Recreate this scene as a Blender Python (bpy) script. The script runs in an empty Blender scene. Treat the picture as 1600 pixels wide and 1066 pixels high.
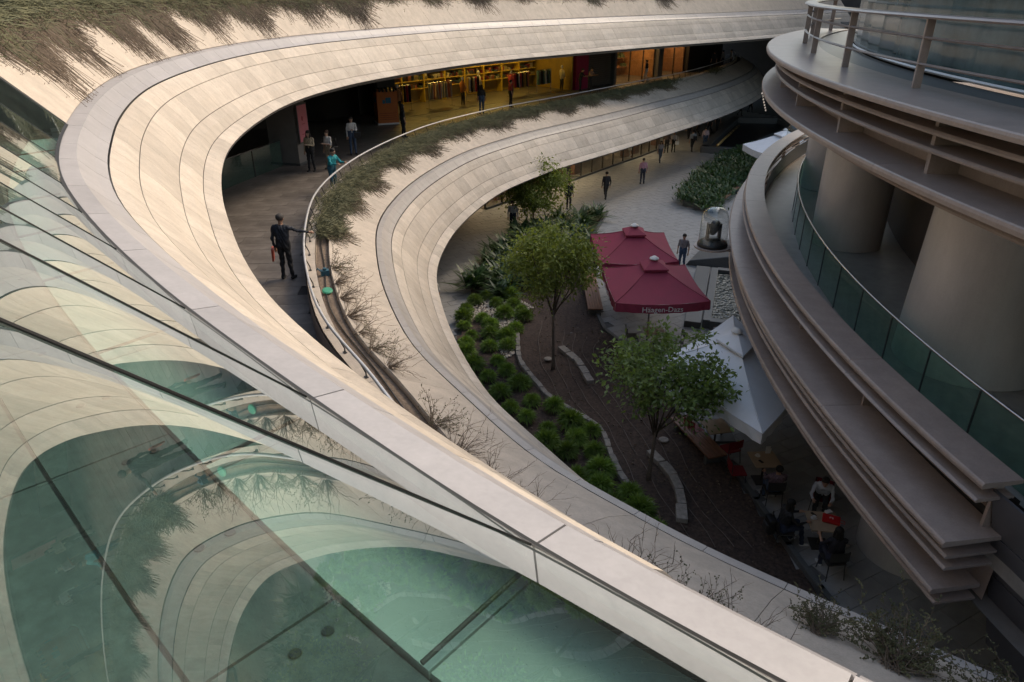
import bpy, bmesh, math, random
import numpy as np
from mathutils import Vector, Matrix, Euler
R = math.radians
rng = random.Random(7)
nr = np.random.default_rng(7)
scn = bpy.context.scene
COL = scn.collection

# ------------------------------------------------------------------ camera
F_PX, PITCH, CAM_H = 1120.0, R(26.3), 12.2
cd = bpy.data.cameras.new('camera'); cam = bpy.data.objects.new('camera', cd); COL.objects.link(cam)
cd.sensor_width = 36.0; cd.lens = F_PX / 1600 * 36.0; cd.clip_start = 0.02; cd.clip_end = 600
cam.location = (0, 0, CAM_H); cam.rotation_euler = (R(90) - PITCH, 0, 0)
scn.camera = cam

# ------------------------------------------------------------------ sky, sun, exposure
SUN_EL, SUN_AZ = 43.0, 32.0            # elevation; azimuth measured from +x towards +y (light comes from there)
w = bpy.data.worlds.new('World'); scn.world = w; w.use_nodes = True
nt = w.node_tree; nt.nodes.clear()
sky = nt.nodes.new('ShaderNodeTexSky'); sky.sky_type = 'NISHITA'; sky.sun_disc = False
sky.sun_elevation = R(SUN_EL); sky.sun_rotation = R(90 - SUN_AZ)
sky.air_density = 1.6; sky.dust_density = 4.0; sky.ozone_density = 1.0
bg = nt.nodes.new('ShaderNodeBackground'); bg.inputs[1].default_value = 0.15
wo = nt.nodes.new('ShaderNodeOutputWorld')
nt.links.new(sky.outputs[0], bg.inputs[0]); nt.links.new(bg.outputs[0], wo.inputs[0])
sl = bpy.data.lights.new('sun', 'SUN'); so = bpy.data.objects.new('sun', sl); COL.objects.link(so)
sl.energy = 1.75; sl.angle = R(20); sl.color = (1.0, 0.82, 0.60)
_d = Vector((math.cos(R(SUN_EL)) * math.cos(R(SUN_AZ)), math.cos(R(SUN_EL)) * math.sin(R(SUN_AZ)), math.sin(R(SUN_EL))))
so.rotation_euler = _d.to_track_quat('Z', 'Y').to_euler()
so.location = (20, 10, 40)
scn.view_settings.view_transform = 'Standard'; scn.view_settings.look = 'None'
scn.view_settings.exposure = 0.6; scn.view_settings.gamma = 1.0; scn.view_settings.use_curve_mapping = False

# ------------------------------------------------------------------ helpers
MATS = {}
def mat(name, col, rough=.6, var=.12, scale=6., rand=0., bump=0., bscale=40., metal=0., spec=.5, hue=None, stretch=None, coat=0., grime=0.):
    """procedural material: noise-varied colour, optional per-object tone, fine bump"""
    if name in MATS: return MATS[name]
    m = bpy.data.materials.new(name); m.use_nodes = True; MATS[name] = m
    n = m.node_tree.nodes; l = m.node_tree.links
    b = n['Principled BSDF']; b.inputs['Roughness'].default_value = rough; b.inputs['Metallic'].default_value = metal
    b.inputs['Specular IOR Level'].default_value = spec
    if coat: b.inputs['Coat Weight'].default_value = coat
    tc = n.new('ShaderNodeTexCoord'); mp = n.new('ShaderNodeMapping'); l.new(tc.outputs['Object'], mp.inputs[0])
    if stretch: mp.inputs['Scale'].default_value = stretch
    nz = n.new('ShaderNodeTexNoise'); nz.inputs['Scale'].default_value = scale; nz.inputs['Detail'].default_value = 6
    nz.inputs['Roughness'].default_value = .62
    l.new(mp.outputs[0], nz.inputs['Vector'])
    ramp = n.new('ShaderNodeValToRGB'); l.new(nz.outputs[0], ramp.inputs[0])
    c = np.array(col[:3]); h = np.array(hue[:3]) if hue is not None else c
    lo = np.clip(c * (1 - var), 0, 1); hi = np.clip(h * (1 + var), 0, 1)
    ramp.color_ramp.elements[0].position = .3; ramp.color_ramp.elements[1].position = .72
    ramp.color_ramp.elements[0].color = (*lo, 1); ramp.color_ramp.elements[1].color = (*hi, 1)
    out = ramp.outputs[0]
    if grime:
        mg = n.new('ShaderNodeMapping'); mg.inputs['Scale'].default_value = (1.6, 1.6, .35); l.new(tc.outputs['Object'], mg.inputs[0])
        g1 = n.new('ShaderNodeTexNoise'); g1.inputs['Scale'].default_value = 2.2; g1.inputs['Detail'].default_value = 9; g1.inputs['Roughness'].default_value = .7; l.new(mg.outputs[0], g1.inputs['Vector'])
        g2 = n.new('ShaderNodeTexNoise'); g2.inputs['Scale'].default_value = 34; g2.inputs['Detail'].default_value = 5; l.new(tc.outputs['Object'], g2.inputs['Vector'])
        r1 = n.new('ShaderNodeMapRange'); r1.inputs[1].default_value = .38; r1.inputs[2].default_value = .62; r1.inputs[3].default_value = 1 - grime; r1.inputs[4].default_value = 1.0; l.new(g1.outputs[0], r1.inputs[0])
        r2 = n.new('ShaderNodeMapRange'); r2.inputs[1].default_value = .3; r2.inputs[2].default_value = .7; r2.inputs[3].default_value = 1 - grime * .6; r2.inputs[4].default_value = 1 + grime * .3; l.new(g2.outputs[0], r2.inputs[0])
        mm = n.new('ShaderNodeMath'); mm.operation = 'MULTIPLY'; l.new(r1.outputs[0], mm.inputs[0]); l.new(r2.outputs[0], mm.inputs[1])
        sg = n.new('ShaderNodeVectorMath'); sg.operation = 'SCALE'; l.new(out, sg.inputs[0]); l.new(mm.outputs[0], sg.inputs['Scale']); out = sg.outputs[0]
    if rand:
        oi = n.new('ShaderNodeObjectInfo'); mr = n.new('ShaderNodeMapRange')
        mr.inputs[3].default_value = 1 - rand; mr.inputs[4].default_value = 1 + rand
        l.new(oi.outputs['Random'], mr.inputs[0])
        mx = n.new('ShaderNodeVectorMath'); mx.operation = 'SCALE'
        l.new(out, mx.inputs[0]); l.new(mr.outputs[0], mx.inputs['Scale']); out = mx.outputs[0]
    l.new(out, b.inputs['Base Color'])
    rr = n.new('ShaderNodeMapRange'); rr.inputs[3].default_value = max(rough - .08, .02); rr.inputs[4].default_value = min(rough + .1, 1)
    l.new(nz.outputs[0], rr.inputs[0]); l.new(rr.outputs[0], b.inputs['Roughness'])
    if bump:
        nb = n.new('ShaderNodeTexNoise'); nb.inputs['Scale'].default_value = bscale; nb.inputs['Detail'].default_value = 4
        l.new(mp.outputs[0], nb.inputs['Vector'])
        bp = n.new('ShaderNodeBump'); bp.inputs['Strength'].default_value = bump; bp.inputs['Distance'].default_value = .02
        l.new(nb.outputs[0], bp.inputs['Height']); l.new(bp.outputs[0], b.inputs['Normal'])
    return m

def translucent(m, amt, gain=1.5):
    n = m.node_tree.nodes; l = m.node_tree.links; b = n['Principled BSDF']; o = n['Material Output']; t = n.new('ShaderNodeBsdfTranslucent'); mx = n.new('ShaderNodeMixShader'); mx.inputs[0].default_value = amt
    sc = n.new('ShaderNodeVectorMath'); sc.operation = 'MULTIPLY'; sc.inputs[1].default_value = (gain, gain * 1.05, gain * .5); l.new(b.inputs['Base Color'].links[0].from_socket, sc.inputs[0]); l.new(sc.outputs[0], t.inputs[0])
    l.new(b.outputs[0], mx.inputs[1]); l.new(t.outputs[0], mx.inputs[2]); l.new(mx.outputs[0], o.inputs[0])
def glass(name, tint, refl=1.0, ior=1.5, rough=0.0, dust=.03):
    if name in MATS: return MATS[name]
    m = bpy.data.materials.new(name); m.use_nodes = True; MATS[name] = m
    n = m.node_tree.nodes; l = m.node_tree.links; n.clear()
    o = n.new('ShaderNodeOutputMaterial'); mx = n.new('ShaderNodeMixShader')
    t = n.new('ShaderNodeBsdfTransparent'); t.inputs[0].default_value = (*tint, 1)
    g = n.new('ShaderNodeBsdfGlossy'); g.inputs['Roughness'].default_value = rough; g.inputs['Color'].default_value = (.92, .97, .95, 1)
    f = n.new('ShaderNodeFresnel'); f.inputs['IOR'].default_value = ior
    # faint dust film: large noise changes the tint a little
    tc = n.new('ShaderNodeTexCoord'); nz = n.new('ShaderNodeTexNoise'); nz.inputs['Scale'].default_value = 3.0; nz.inputs['Detail'].default_value = 8
    l.new(tc.outputs['Object'], nz.inputs['Vector'])
    rp = n.new('ShaderNodeValToRGB'); l.new(nz.outputs[0], rp.inputs[0])
    rp.color_ramp.elements[0].position = .35; rp.color_ramp.elements[1].position = .75
    rp.color_ramp.elements[0].color = (*[x * .93 for x in tint], 1); rp.color_ramp.elements[1].color = (*tint, 1)
    l.new(rp.outputs[0], t.inputs[0])
    mu = n.new('ShaderNodeMath'); mu.operation = 'MULTIPLY'; mu.inputs[1].default_value = refl; mu.use_clamp = True
    ge = n.new('ShaderNodeNewGeometry'); inv = n.new('ShaderNodeMath'); inv.operation = 'SUBTRACT'; inv.inputs[0].default_value = 1.0; l.new(ge.outputs['Backfacing'], inv.inputs[1])
    m2 = n.new('ShaderNodeMath'); m2.operation = 'MULTIPLY'; l.new(mu.outputs[0], m2.inputs[0]); l.new(inv.outputs[0], m2.inputs[1])   # the exit face of a pane adds no second mirror image
    l.new(f.outputs[0], mu.inputs[0]); l.new(m2.outputs[0], mx.inputs[0])
    l.new(t.outputs[0], mx.inputs[1]); l.new(g.outputs[0], mx.inputs[2])
    df = n.new('ShaderNodeBsdfDiffuse'); df.inputs[0].default_value = (.55, .68, .64, 1); md = n.new('ShaderNodeMixShader')
    nd = n.new('ShaderNodeTexNoise'); nd.inputs['Scale'].default_value = 2.3; nd.inputs['Detail'].default_value = 10; nd.inputs['Roughness'].default_value = .72; l.new(tc.outputs['Object'], nd.inputs['Vector'])
    dr = n.new('ShaderNodeMapRange'); dr.inputs[1].default_value = .35; dr.inputs[2].default_value = .75; dr.inputs[3].default_value = dust * .35; dr.inputs[4].default_value = dust; l.new(nd.outputs[0], dr.inputs[0])
    l.new(dr.outputs[0], md.inputs[0]); l.new(mx.outputs[0], md.inputs[1]); l.new(df.outputs[0], md.inputs[2]); l.new(md.outputs[0], o.inputs[0])
    return m

def emit(name, col, s):
    if name in MATS: return MATS[name]
    m = bpy.data.materials.new(name); m.use_nodes = True; MATS[name] = m
    b = m.node_tree.nodes['Principled BSDF']; b.inputs['Base Color'].default_value = (*col, 1)
    b.inputs['Emission Color'].default_value = (*col, 1); b.inputs['Emission Strength'].default_value = s
    return m

def tag(o, label=None, cat=None, group=None, kind=None):
    if label: o['label'] = label
    if cat: o['category'] = cat
    if group: o['group'] = group
    if kind: o['kind'] = kind
    return o
def link(name, me, m=None, parent=None, loc=(0, 0, 0), rot=(0, 0, 0), scale=None):
    o = bpy.data.objects.new(name, me); COL.objects.link(o)
    if m is not None and me is not None and not me.materials:
        for k in (m if isinstance(m, (list, tuple)) else [m]): me.materials.append(k)
    o.location = loc; o.rotation_euler = rot
    if scale: o.scale = scale
    if parent: o.parent = parent
    return o
def empty(name, loc=(0, 0, 0), rz=0, **k):
    o = bpy.data.objects.new(name, None); COL.objects.link(o); o.location = loc; o.rotation_euler = (0, 0, rz); o.empty_display_size = .2
    return tag(o, **k)
def pyd(v, f, smooth=False):
    me = bpy.data.meshes.new('m'); me.from_pydata([tuple(map(float, p)) for p in v], [], [tuple(int(i) for i in q) for q in f]); me.update()
    if smooth: me.polygons.foreach_set('use_smooth', [True] * len(me.polygons))
    return me
def copy_tree(o, parent=None):
    c = o.copy(); COL.objects.link(c); c.parent = parent
    for ch in list(o.children): copy_tree(ch, c)
    return c

class MB:
    """collects simple solids into one mesh"""
    def __init__(s): s.v = []; s.f = []; s.mi = []
    def add(s, v, f, mi=0):
        k = len(s.v); s.v += [tuple(map(float, p)) for p in v]; s.f += [tuple(int(i) + k for i in q) for q in f]; s.mi += [mi] * len(f); return s
    def box(s, c, d, rz=0, mi=0, rx=0, ry=0):
        M = Matrix.Translation(c) @ Euler((rx, ry, rz)).to_matrix().to_4x4()
        v = [M @ Vector((x * d[0] / 2, y * d[1] / 2, z * d[2] / 2)) for x in (-1, 1) for y in (-1, 1) for z in (-1, 1)]
        return s.add(v, [(0, 1, 3, 2), (4, 6, 7, 5), (0, 4, 5, 1), (2, 3, 7, 6), (0, 2, 6, 4), (1, 5, 7, 3)], mi)
    def tube(s, pts, rad, n=8, mi=0, cap=True):
        P = [Vector(p) for p in pts]; rad = rad if isinstance(rad, (list, tuple)) else [rad] * len(P)
        V = []; F = []; up = None
        for i, p in enumerate(P):
            t = (P[min(i + 1, len(P) - 1)] - P[max(i - 1, 0)])
            t = t.normalized() if t.length > 1e-9 else Vector((0, 0, 1))
            if up is None: up = Vector((0, 0, 1)) if abs(t.z) < .9 else Vector((1, 0, 0))
            a = t.cross(up); a = a.normalized() if a.length > 1e-6 else t.orthogonal().normalized()
            b = a.cross(t).normalized(); up = b
            for k in range(n):
                q = 2 * math.pi * k / n; V.append(p + (a * math.cos(q) + b * math.sin(q)) * rad[i])
        for i in range(len(P) - 1):
            for k in range(n): F.append((i * n + k, i * n + (k + 1) % n, (i + 1) * n + (k + 1) % n, (i + 1) * n + k))
        if cap: F.append(tuple(range(n))[::-1]); F.append(tuple(range((len(P) - 1) * n, len(P) * n)))
        return s.add(V, F, mi)
    def lathe(s, prof, n=24, c=(0, 0, 0), mi=0):
        V = []; F = []
        for r, z in prof:
            for k in range(n): a = 2 * math.pi * k / n; V.append((c[0] + r * math.cos(a), c[1] + r * math.sin(a), c[2] + z))
        for i in range(len(prof) - 1):
            for k in range(n): F.append((i * n + k, i * n + (k + 1) % n, (i + 1) * n + (k + 1) % n, (i + 1) * n + k))
        return s.add(V, F, mi)
    def ell(s, c, r, M=None, nu=12, nv=8, mi=0):
        V = []; F = []
        for i in range(nv + 1):
            t = math.pi * i / nv
            for k in range(nu):
                a = 2 * math.pi * k / nu; p = Vector((r[0] * math.sin(t) * math.cos(a), r[1] * math.sin(t) * math.sin(a), r[2] * math.cos(t)))
                if M: p = M @ p
                V.append(p + Vector(c))
        for i in range(nv):
            for k in range(nu): F.append((i * nu + k, (i + 1) * nu + k, (i + 1) * nu + (k + 1) % nu, i * nu + (k + 1) % nu))
        return s.add(V, F, mi)
    def prism(s, poly, z0, z1, mi=0):
        n = len(poly); V = [(x, y, z0) for x, y in poly] + [(x, y, z1) for x, y in poly]
        F = [tuple(range(n))[::-1], tuple(range(n, 2 * n))] + [(i, (i + 1) % n, n + (i + 1) % n, n + i) for i in range(n)]
        return s.add(V, F, mi)
    def build(s, name, m=None, parent=None, smooth=False, bevel=0, **k):
        me = pyd(s.v, s.f, smooth)
        ms = m if isinstance(m, (list, tuple)) else [m]
        for q in ms:
            if q: me.materials.append(q)
        if len(ms) > 1: me.polygons.foreach_set('material_index', s.mi)
        bm = bmesh.new(); bm.from_mesh(me); bmesh.ops.recalc_face_normals(bm, faces=bm.faces)
        if bevel: bmesh.ops.bevel(bm, geom=[e for e in bm.edges if e.calc_face_angle(0) > .6], offset=bevel, segments=2, affect='EDGES', profile=.6)
        bm.to_mesh(me); bm.free()
        return link(name, me, None, parent, **k)

TMP = bpy.data.scenes.new('mesh_workshop')
def evaluated_mesh(o):
    TMP.collection.objects.link(o); vl = TMP.view_layers[0]; vl.update(); dg = vl.depsgraph; dg.update()
    return bpy.data.meshes.new_from_object(o.evaluated_get(dg))
def textmesh(body, size, ext=.002):
    c = bpy.data.curves.new('t', 'FONT'); c.body = body; c.size = size; c.extrude = ext; c.align_x = 'CENTER'; c.align_y = 'CENTER'; c.resolution_u = 2
    o = bpy.data.objects.new('t', c)
    me = evaluated_mesh(o)
    bpy.data.objects.remove(o); bpy.data.curves.remove(c); me.materials.clear()
    return me

# ------------------------------------------------------------------ plan curves (metres)
def catmull(P, step=.25):
    P = np.array(P, float); out = []
    for i in range(len(P) - 1):
        p0 = P[max(i - 1, 0)]; p1 = P[i]; p2 = P[i + 1]; p3 = P[min(i + 2, len(P) - 1)]
        n = max(int(np.hypot(*(p2 - p1)) / step), 4)
        for t in np.linspace(0, 1, n, endpoint=False):
            out.append(.5 * (2 * p1 + (p2 - p0) * t + (2 * p0 - 5 * p1 + 4 * p2 - p3) * t * t + (3 * p1 - p0 - 3 * p2 + p3) * t ** 3))
    out.append(P[-1]); return np.array(out)
class Curve:
    def __init__(s, P, smooth=14):
        c = catmull(P)
        L_ = np.r_[0, np.cumsum(np.hypot(*np.diff(c, axis=0).T))]
        u = np.arange(0, L_[-1], .2); c = np.stack([np.interp(u, L_, c[:, 0]), np.interp(u, L_, c[:, 1])], -1)
        k = np.hanning(smooth + 2)[1:-1]; k /= k.sum(); h = len(k) // 2
        pad = np.vstack([2 * c[0] - c[h:0:-1], c, 2 * c[-1] - c[-2:-h - 2:-1]])
        c = np.stack([np.convolve(pad[:, i], k, 'same') for i in (0, 1)], -1)[h:-h]
        s.c = c; s.L = np.r_[0, np.cumsum(np.hypot(*np.diff(c, axis=0).T))]; s.len = s.L[-1]
        t = np.gradient(c, axis=0); t /= np.linalg.norm(t, axis=1)[:, None]; s.t = t
    def at(s, u): return np.array([np.interp(u, s.L, s.c[:, 0]), np.interp(u, s.L, s.c[:, 1])])
    def tan(s, u):
        t = np.array([np.interp(u, s.L, s.t[:, 0]), np.interp(u, s.L, s.t[:, 1])]); return t / np.linalg.norm(t)
    def nrm(s, u): t = s.tan(u); return np.array([t[1], -t[0]])
    def p(s, u, d, z):
        if s is CB and d < -1.0: d += EXT(u)
        a = s.at(u) + s.nrm(u) * d; return (a[0], a[1], z)
    def tab(s):
        u = np.arange(0, s.len, .02); s.T = np.stack([np.interp(u, s.L, s.c[:, 0]), np.interp(u, s.L, s.c[:, 1]), np.interp(u, s.L, s.t[:, 0]), np.interp(u, s.L, s.t[:, 1])], -1).tolist()
    def q(s, u): return s.T[min(max(int(u * 50), 0), len(s.T) - 1)]
    def near(s, x, y): i = np.hypot(s.c[:, 0] - x, s.c[:, 1] - y).argmin(); return s.L[i]
    def dist(s, x, y):
        i = np.hypot(s.c[:, 0] - x, s.c[:, 1] - y).argmin(); q = np.array([x, y]) - s.c[i]; return q @ np.array([s.t[i, 1], -s.t[i, 0]])
CA = Curve([(4.6, -1.9), (3.0, -.45), (1.75, .57), (.8, 1.3), (.02, 1.92), (-.98, 2.92), (-1.93, 3.9), (-2.8, 4.9), (-3.6, 5.9), (-4.6, 7.3), (-5.55, 9.0), (-6.25, 10.5),
            (-7.0, 12.2), (-7.95, 14.8), (-8.65, 17.4), (-9.1, 20.6), (-9.25, 24.6), (-8.7, 28.6), (-7.1, 33.2), (-3.3, 40.0), (1.9, 45.6), (8.5, 51.8), (16.0, 58.2), (22.9, 64.5), (31, 71)])
CB = Curve([(9.4, 2.6), (7.6, 4.0), (5.9, 5.3), (4.2, 6.55), (2.6, 7.75), (1.55, 8.75), (.53, 9.75), (-.3, 10.95), (-.96, 12.05), (-1.7, 13.25), (-2.3, 14.4), (-3.05, 16.5), (-3.65, 18.6), (-4.25, 21.5),
            (-4.47, 23.5), (-4.42, 25.7), (-4.08, 28.5), (-3.25, 31.9), (-1.95, 35.4), (.45, 39.4), (1.8, 41.2), (5.95, 46.3), (9.95, 51.6), (14.8, 58.1), (19.4, 65.6), (23.2, 73.5), (25.0, 80)])
CA.tab(); CB.tab()
_ux0, _ux1 = CB.near(2.4, 8.0), CB.near(-1.0, 12.1)
def EXT(u): q = min(max((_ux1 - u) / (_ux1 - _ux0), 0), 1.6); return -.35 * q * q * (3 - 2 * q) if q < 1 else -.35    # the lower parapet widens towards the camera
ZA, ZB, FLA, FLB = 10.5, 5.1, 10.35, 5.2
RC, RR = np.array([42.05, 12.4]), 36.05        # right-hand round building

# ------------------------------------------------------------------ materials
M_stone = mat('sandstone', (.53, .455, .375), .62, .05, 1.0, rand=.13, bump=.2, bscale=60, hue=(.55, .485, .41), grime=.17)
M_slab = mat('sandstone_slab', (.52, .445, .365), .7, .08, 2.2, rand=.06, bump=.2, bscale=50, grime=.16)
M_strip = mat('painted_metal_coping', (.39, .372, .375), .42, .05, 3., rand=.05, bump=.03, grime=.10)
M_strip2 = mat('beige_metal_strip', (.40, .365, .335), .45, .05, 3., rand=.05, bump=.03, grime=.12)
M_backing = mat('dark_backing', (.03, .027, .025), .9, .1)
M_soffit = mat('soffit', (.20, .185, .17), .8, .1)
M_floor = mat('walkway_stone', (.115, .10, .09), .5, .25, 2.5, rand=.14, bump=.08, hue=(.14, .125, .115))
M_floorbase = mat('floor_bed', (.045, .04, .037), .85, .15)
M_pave = mat('plaza_paving', (.265, .265, .26), .6, .16, 2.5, rand=.16, bump=.1)
M_pavebase = mat('paving_bed', (.12, .118, .112), .85, .2, 4)
M_taupe = mat('taupe_metal', (.355, .285, .25), .36, .07, 1., rand=.06, bump=.02, grime=.14)
M_rail = mat('brushed_rail', (.66, .65, .65), .3, .05, 6, metal=.35)
M_chrome = mat('steel', (.62, .62, .63), .22, .05, 6, metal=1.0)
M_dkmetal = mat('dark_metal', (.05, .048, .046), .4, .1, metal=.3)
M_black = mat('black_plastic', (.012, .012, .013), .4, .2)
M_soil = mat('soil', (.030, .019, .014), .95, .5, 11, bump=1.0, bscale=14, hue=(.062, .040, .030))
M_mulch = mat('planter_soil', (.17, .125, .09), .95, .4, 14, bump=.8, bscale=30)
M_white = mat('white_paint', (.74, .73, .71), .5, .05, 4)
M_glassA = glass('balustrade_glass', (.80, .925, .89), refl=1.15, ior=1.52, dust=.02)
M_glassG = glass('green_glass', (.70, .87, .80), refl=1.0, dust=.10)
M_clear = glass('clear_dome', (.93, .945, .945), refl=2.2, ior=1.5)
M_shopglass = glass('shop_glass', (.93, .95, .94), refl=.8)
M_leaf = mat('leaf_green', (.09, .14, .04), .45, .35, 3, hue=(.18, .25, .075), spec=.5)
M_leaf_d = mat('leaf_dark', (.028, .06, .018), .42, .4, 3, hue=(.05, .095, .03))
M_grass = mat('shrub_green', (.085, .15, .026), .6, .35, 2, rand=.28, hue=(.17, .255, .05))
M_trail = mat('trailing_green', (.062, .075, .028), .75, .45, 2.2, hue=(.11, .105, .05))
M_twig = mat('twig_brown', (.15, .112, .08), .85, .3, 8)
M_dry = mat('dry_stem', (.15, .115, .075), .85, .35, 3)
M_bark = mat('bark', (.10, .078, .06), .9, .3, 10, bump=.5, bscale=40)
M_wood = mat('bench_wood', (.21, .10, .06), .5, .2, 3, rand=.1, stretch=(1, 8, 1))
M_grey = mat('dark_granite', (.10, .105, .105), .4, .2, 20, rand=.08)
for _m in (M_leaf, M_grass): translucent(_m, .35)
translucent(M_leaf_d, .2)
M_rock = mat('edging_stone', (.25, .225, .20), .85, .35, 9, rand=.15, bump=.6, bscale=25)
M_pebble = mat('pebbles', (.42, .37, .31), .8, .4, 6, rand=.2)

# ------------------------------------------------------------------ ground
g = MB().box((20, 60, -.25), (300, 320, .5)); tag(g.build('ground', M_pavebase), kind='structure')
plaza = empty('plaza_pavement'); plaza['kind'] = 'structure'
def in_poly(x, y, P):
    c = False; j = len(P) - 1
    for i in range(len(P)):
        if (P[i][1] > y) != (P[j][1] > y) and x < (P[j][0] - P[i][0]) * (y - P[i][1]) / (P[j][1] - P[i][1]) + P[i][0]: c = not c
        j = i
    return c
BED = [(-2.15, 24.6), (-1.85, 27.9), (-1.85, 31.7), (-.4, 36.4), (2.6, 40.2), (5.0, 41.8), (5.7, 41.9), (4.6, 38.1), (3.8, 34.4), (3.4, 28.0), (3.65, 25.4), (4.6, 23.2), (5.1, 20.2), (5.7, 17.6), (6.15, 16.6), (6.4, 15.0),
       (6.65, 13.3), (6.9, 11.9), (7.6, 9.0), (3.0, 10.5), (1.0, 14.5), (-.6, 18), (-1.6, 21)]
HEDGE = [(10.7, 43.7), (12.0, 42.0), (13.0, 44.0), (14.9, 47.2), (17.2, 51.0), (19.8, 55.5), (20.6, 58.6), (20.0, 60.4), (17.6, 57.6), (15.2, 54.0), (12.9, 49.2)]
PIT = [(15.8, 59.6), (18.3, 58.4), (26.6, 69.3), (26.6, 73.5), (22.3, 74.0)]
tw, td = .9, .45; ca, sa = math.cos(R(28)), math.sin(R(28))
tiles = []
for j in range(0, 190):
    for i in range(0, 66):
        lx, ly = (i + .5 * (j % 2)) * tw - 14, j * td - 32
        x, y = 1.5 + lx * ca + ly * sa * .0 - ly * sa, 30 + lx * sa + ly * ca
        if x < -9 or x > 30 or y < 5 or y > 84: continue
        if in_poly(x, y, BED) or in_poly(x, y, HEDGE) or in_poly(x, y, PIT): continue
        if CB.dist(x, y) < -9: continue
        if math.hypot(x - RC[0], y - RC[1]) < RR - 9: continue
        tiles.append((x, y))
def box_mesh(dx, dy, dz):
    return MB().box((0, 0, -dz / 2), (dx, dy, dz))
tm = [pyd(*(lambda b: (b.v, b.f))(box_mesh(tw - .014, td - .014, .03))) for _ in range(1)][0]; tm.materials.append(M_pave)
vis = [p for p in tiles if 2 < p[0] < 19 and CB.dist(*p) > 1.0]; vis.sort(key=lambda p: p[1]); near_t = set(vis[:300])
rest = MB()
for p in tiles:
    z = .03 + rng.uniform(-.003, .003)
    if p in near_t: link('paving_slab', tm, None, plaza, (p[0], p[1], z), (0, 0, R(28)))
    else: rest.box((p[0], p[1], z - .015), (tw - .014, td - .014, .03), R(28))
o = rest.build('paving_field', M_pave, plaza); o['kind'] = 'stuff'

# ------------------------------------------------------------------ stone-clad fascias of the curved building
PROFILE = [(.45, -.32), (.75, -.62), (1.22, -1.2), (1.55, -1.58), (1.85, -1.78)]
def sheet(C, us, prof, flip=False):
    V = []; F = []; n = len(prof)
    for u in us:
        a = C.at(u); nn = C.nrm(u)
        e = EXT(u) if C is CB else 0
        for d, z in prof:
            if d < -1.0: d = d + e
            V.append((a[0] + nn[0] * d, a[1] + nn[1] * d, z))
    for i in range(len(us) - 1):
        for k in range(n - 1): F.append((i * n + k, i * n + k + 1, (i + 1) * n + k + 1, (i + 1) * n + k))
    return V, F
def panel(C, u0, u1, prof, th=.035, nu=3, gap=.006, gu=None):
    """a thin solid following the curve between u0 and u1 with the section prof (d,z)"""
    gu = gap if gu is None else gu; us = np.linspace(u0 + gu, u1 - gu, nu); pr = np.array(prof, float)
    seg = np.gradient(pr, axis=0); seg /= np.linalg.norm(seg, axis=1)[:, None]
    nn = np.stack([-seg[:, 1], seg[:, 0]], -1)          # outward: up/out of the section
    if nn[0, 1] < 0 and nn[0, 0] < 0: nn = -nn
    e0 = (pr[1] - pr[0]) / np.linalg.norm(pr[1] - pr[0]); e1 = (pr[-1] - pr[-2]) / np.linalg.norm(pr[-1] - pr[-2])
    pr = pr.copy(); pr[0] += e0 * gap; pr[-1] -= e1 * gap
    inn = pr - nn * th
    Vo, Fo = sheet(C, us, pr); Vi, Fi = sheet(C, us, inn); k = len(Vo); n = len(pr); m = len(us)
    F = list(Fo) + [tuple(i + k for i in f[::-1]) for f in Fi]
    for i in range(m - 1):
        for c in (0, n - 1): F.append((i * n + c, (i + 1) * n + c, (i + 1) * n + c + k, i * n + c + k))
    for r0 in (0, (m - 1) * n):
        for c in range(n - 1): F.append((r0 + c, r0 + c + 1, r0 + c + 1 + k, r0 + c + k))
    me = pyd(Vo + Vi, F)
    bm = bmesh.new(); bm.from_mesh(me); bmesh.ops.recalc_face_normals(bm, faces=bm.faces); bm.to_mesh(me); bm.free()
    return me
def fascia(C, z0, root, u_start, u_end, step, strip_breaks):
    us = np.arange(u_start, u_end, step); cnt = 0; far = MB()
    for i in range(len(us) - 1):
        for r in range(len(PROFILE) - 1):
            (d0, a0), (d1, a1) = PROFILE[r], PROFILE[r + 1]
            sh = 0
            me = panel(C, us[i] + sh, us[i + 1] + sh, [(d0, z0 + a0), ((d0 + d1) / 2 + .012, z0 + (a0 + a1) / 2 + .012), (d1, z0 + a1)], gap=.007, gu=.004)
            if cnt < 296: link('cladding_panel', me, M_stone, root); cnt += 1
            else:
                far.add([v.co for v in me.vertices], [tuple(p.vertices) for p in me.polygons]); bpy.data.meshes.remove(me)
    if far.v: o = far.build('far_cladding', M_stone, root); o['kind'] = 'stuff'
    sb = strip_breaks
    for i in range(len(sb) - 1):
        me = panel(C, sb[i], sb[i + 1], [(-.055 if C is CA else 0., z0 + .0), (.165, z0 - .03), (.32, z0 - .2), (.44, z0 - .30)], th=.03, nu=4, gap=.005)
        link('coping_panel', me, M_strip if C is CA else M_strip2, root)
    ub = np.arange(0.1, C.len, .5)
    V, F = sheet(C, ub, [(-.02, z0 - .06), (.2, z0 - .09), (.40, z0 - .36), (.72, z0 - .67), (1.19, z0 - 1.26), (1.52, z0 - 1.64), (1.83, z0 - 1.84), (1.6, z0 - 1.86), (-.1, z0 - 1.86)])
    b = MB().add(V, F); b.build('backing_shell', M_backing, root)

up_root = empty('upper_curved_fascia', label='upper sweeping fascia band clad in cream sandstone panels, topmost storey edge', cat='fascia')
lo_root = empty('lower_curved_fascia', label='lower sweeping fascia band of pale sandstone panels above the plaza', cat='fascia')
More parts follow.
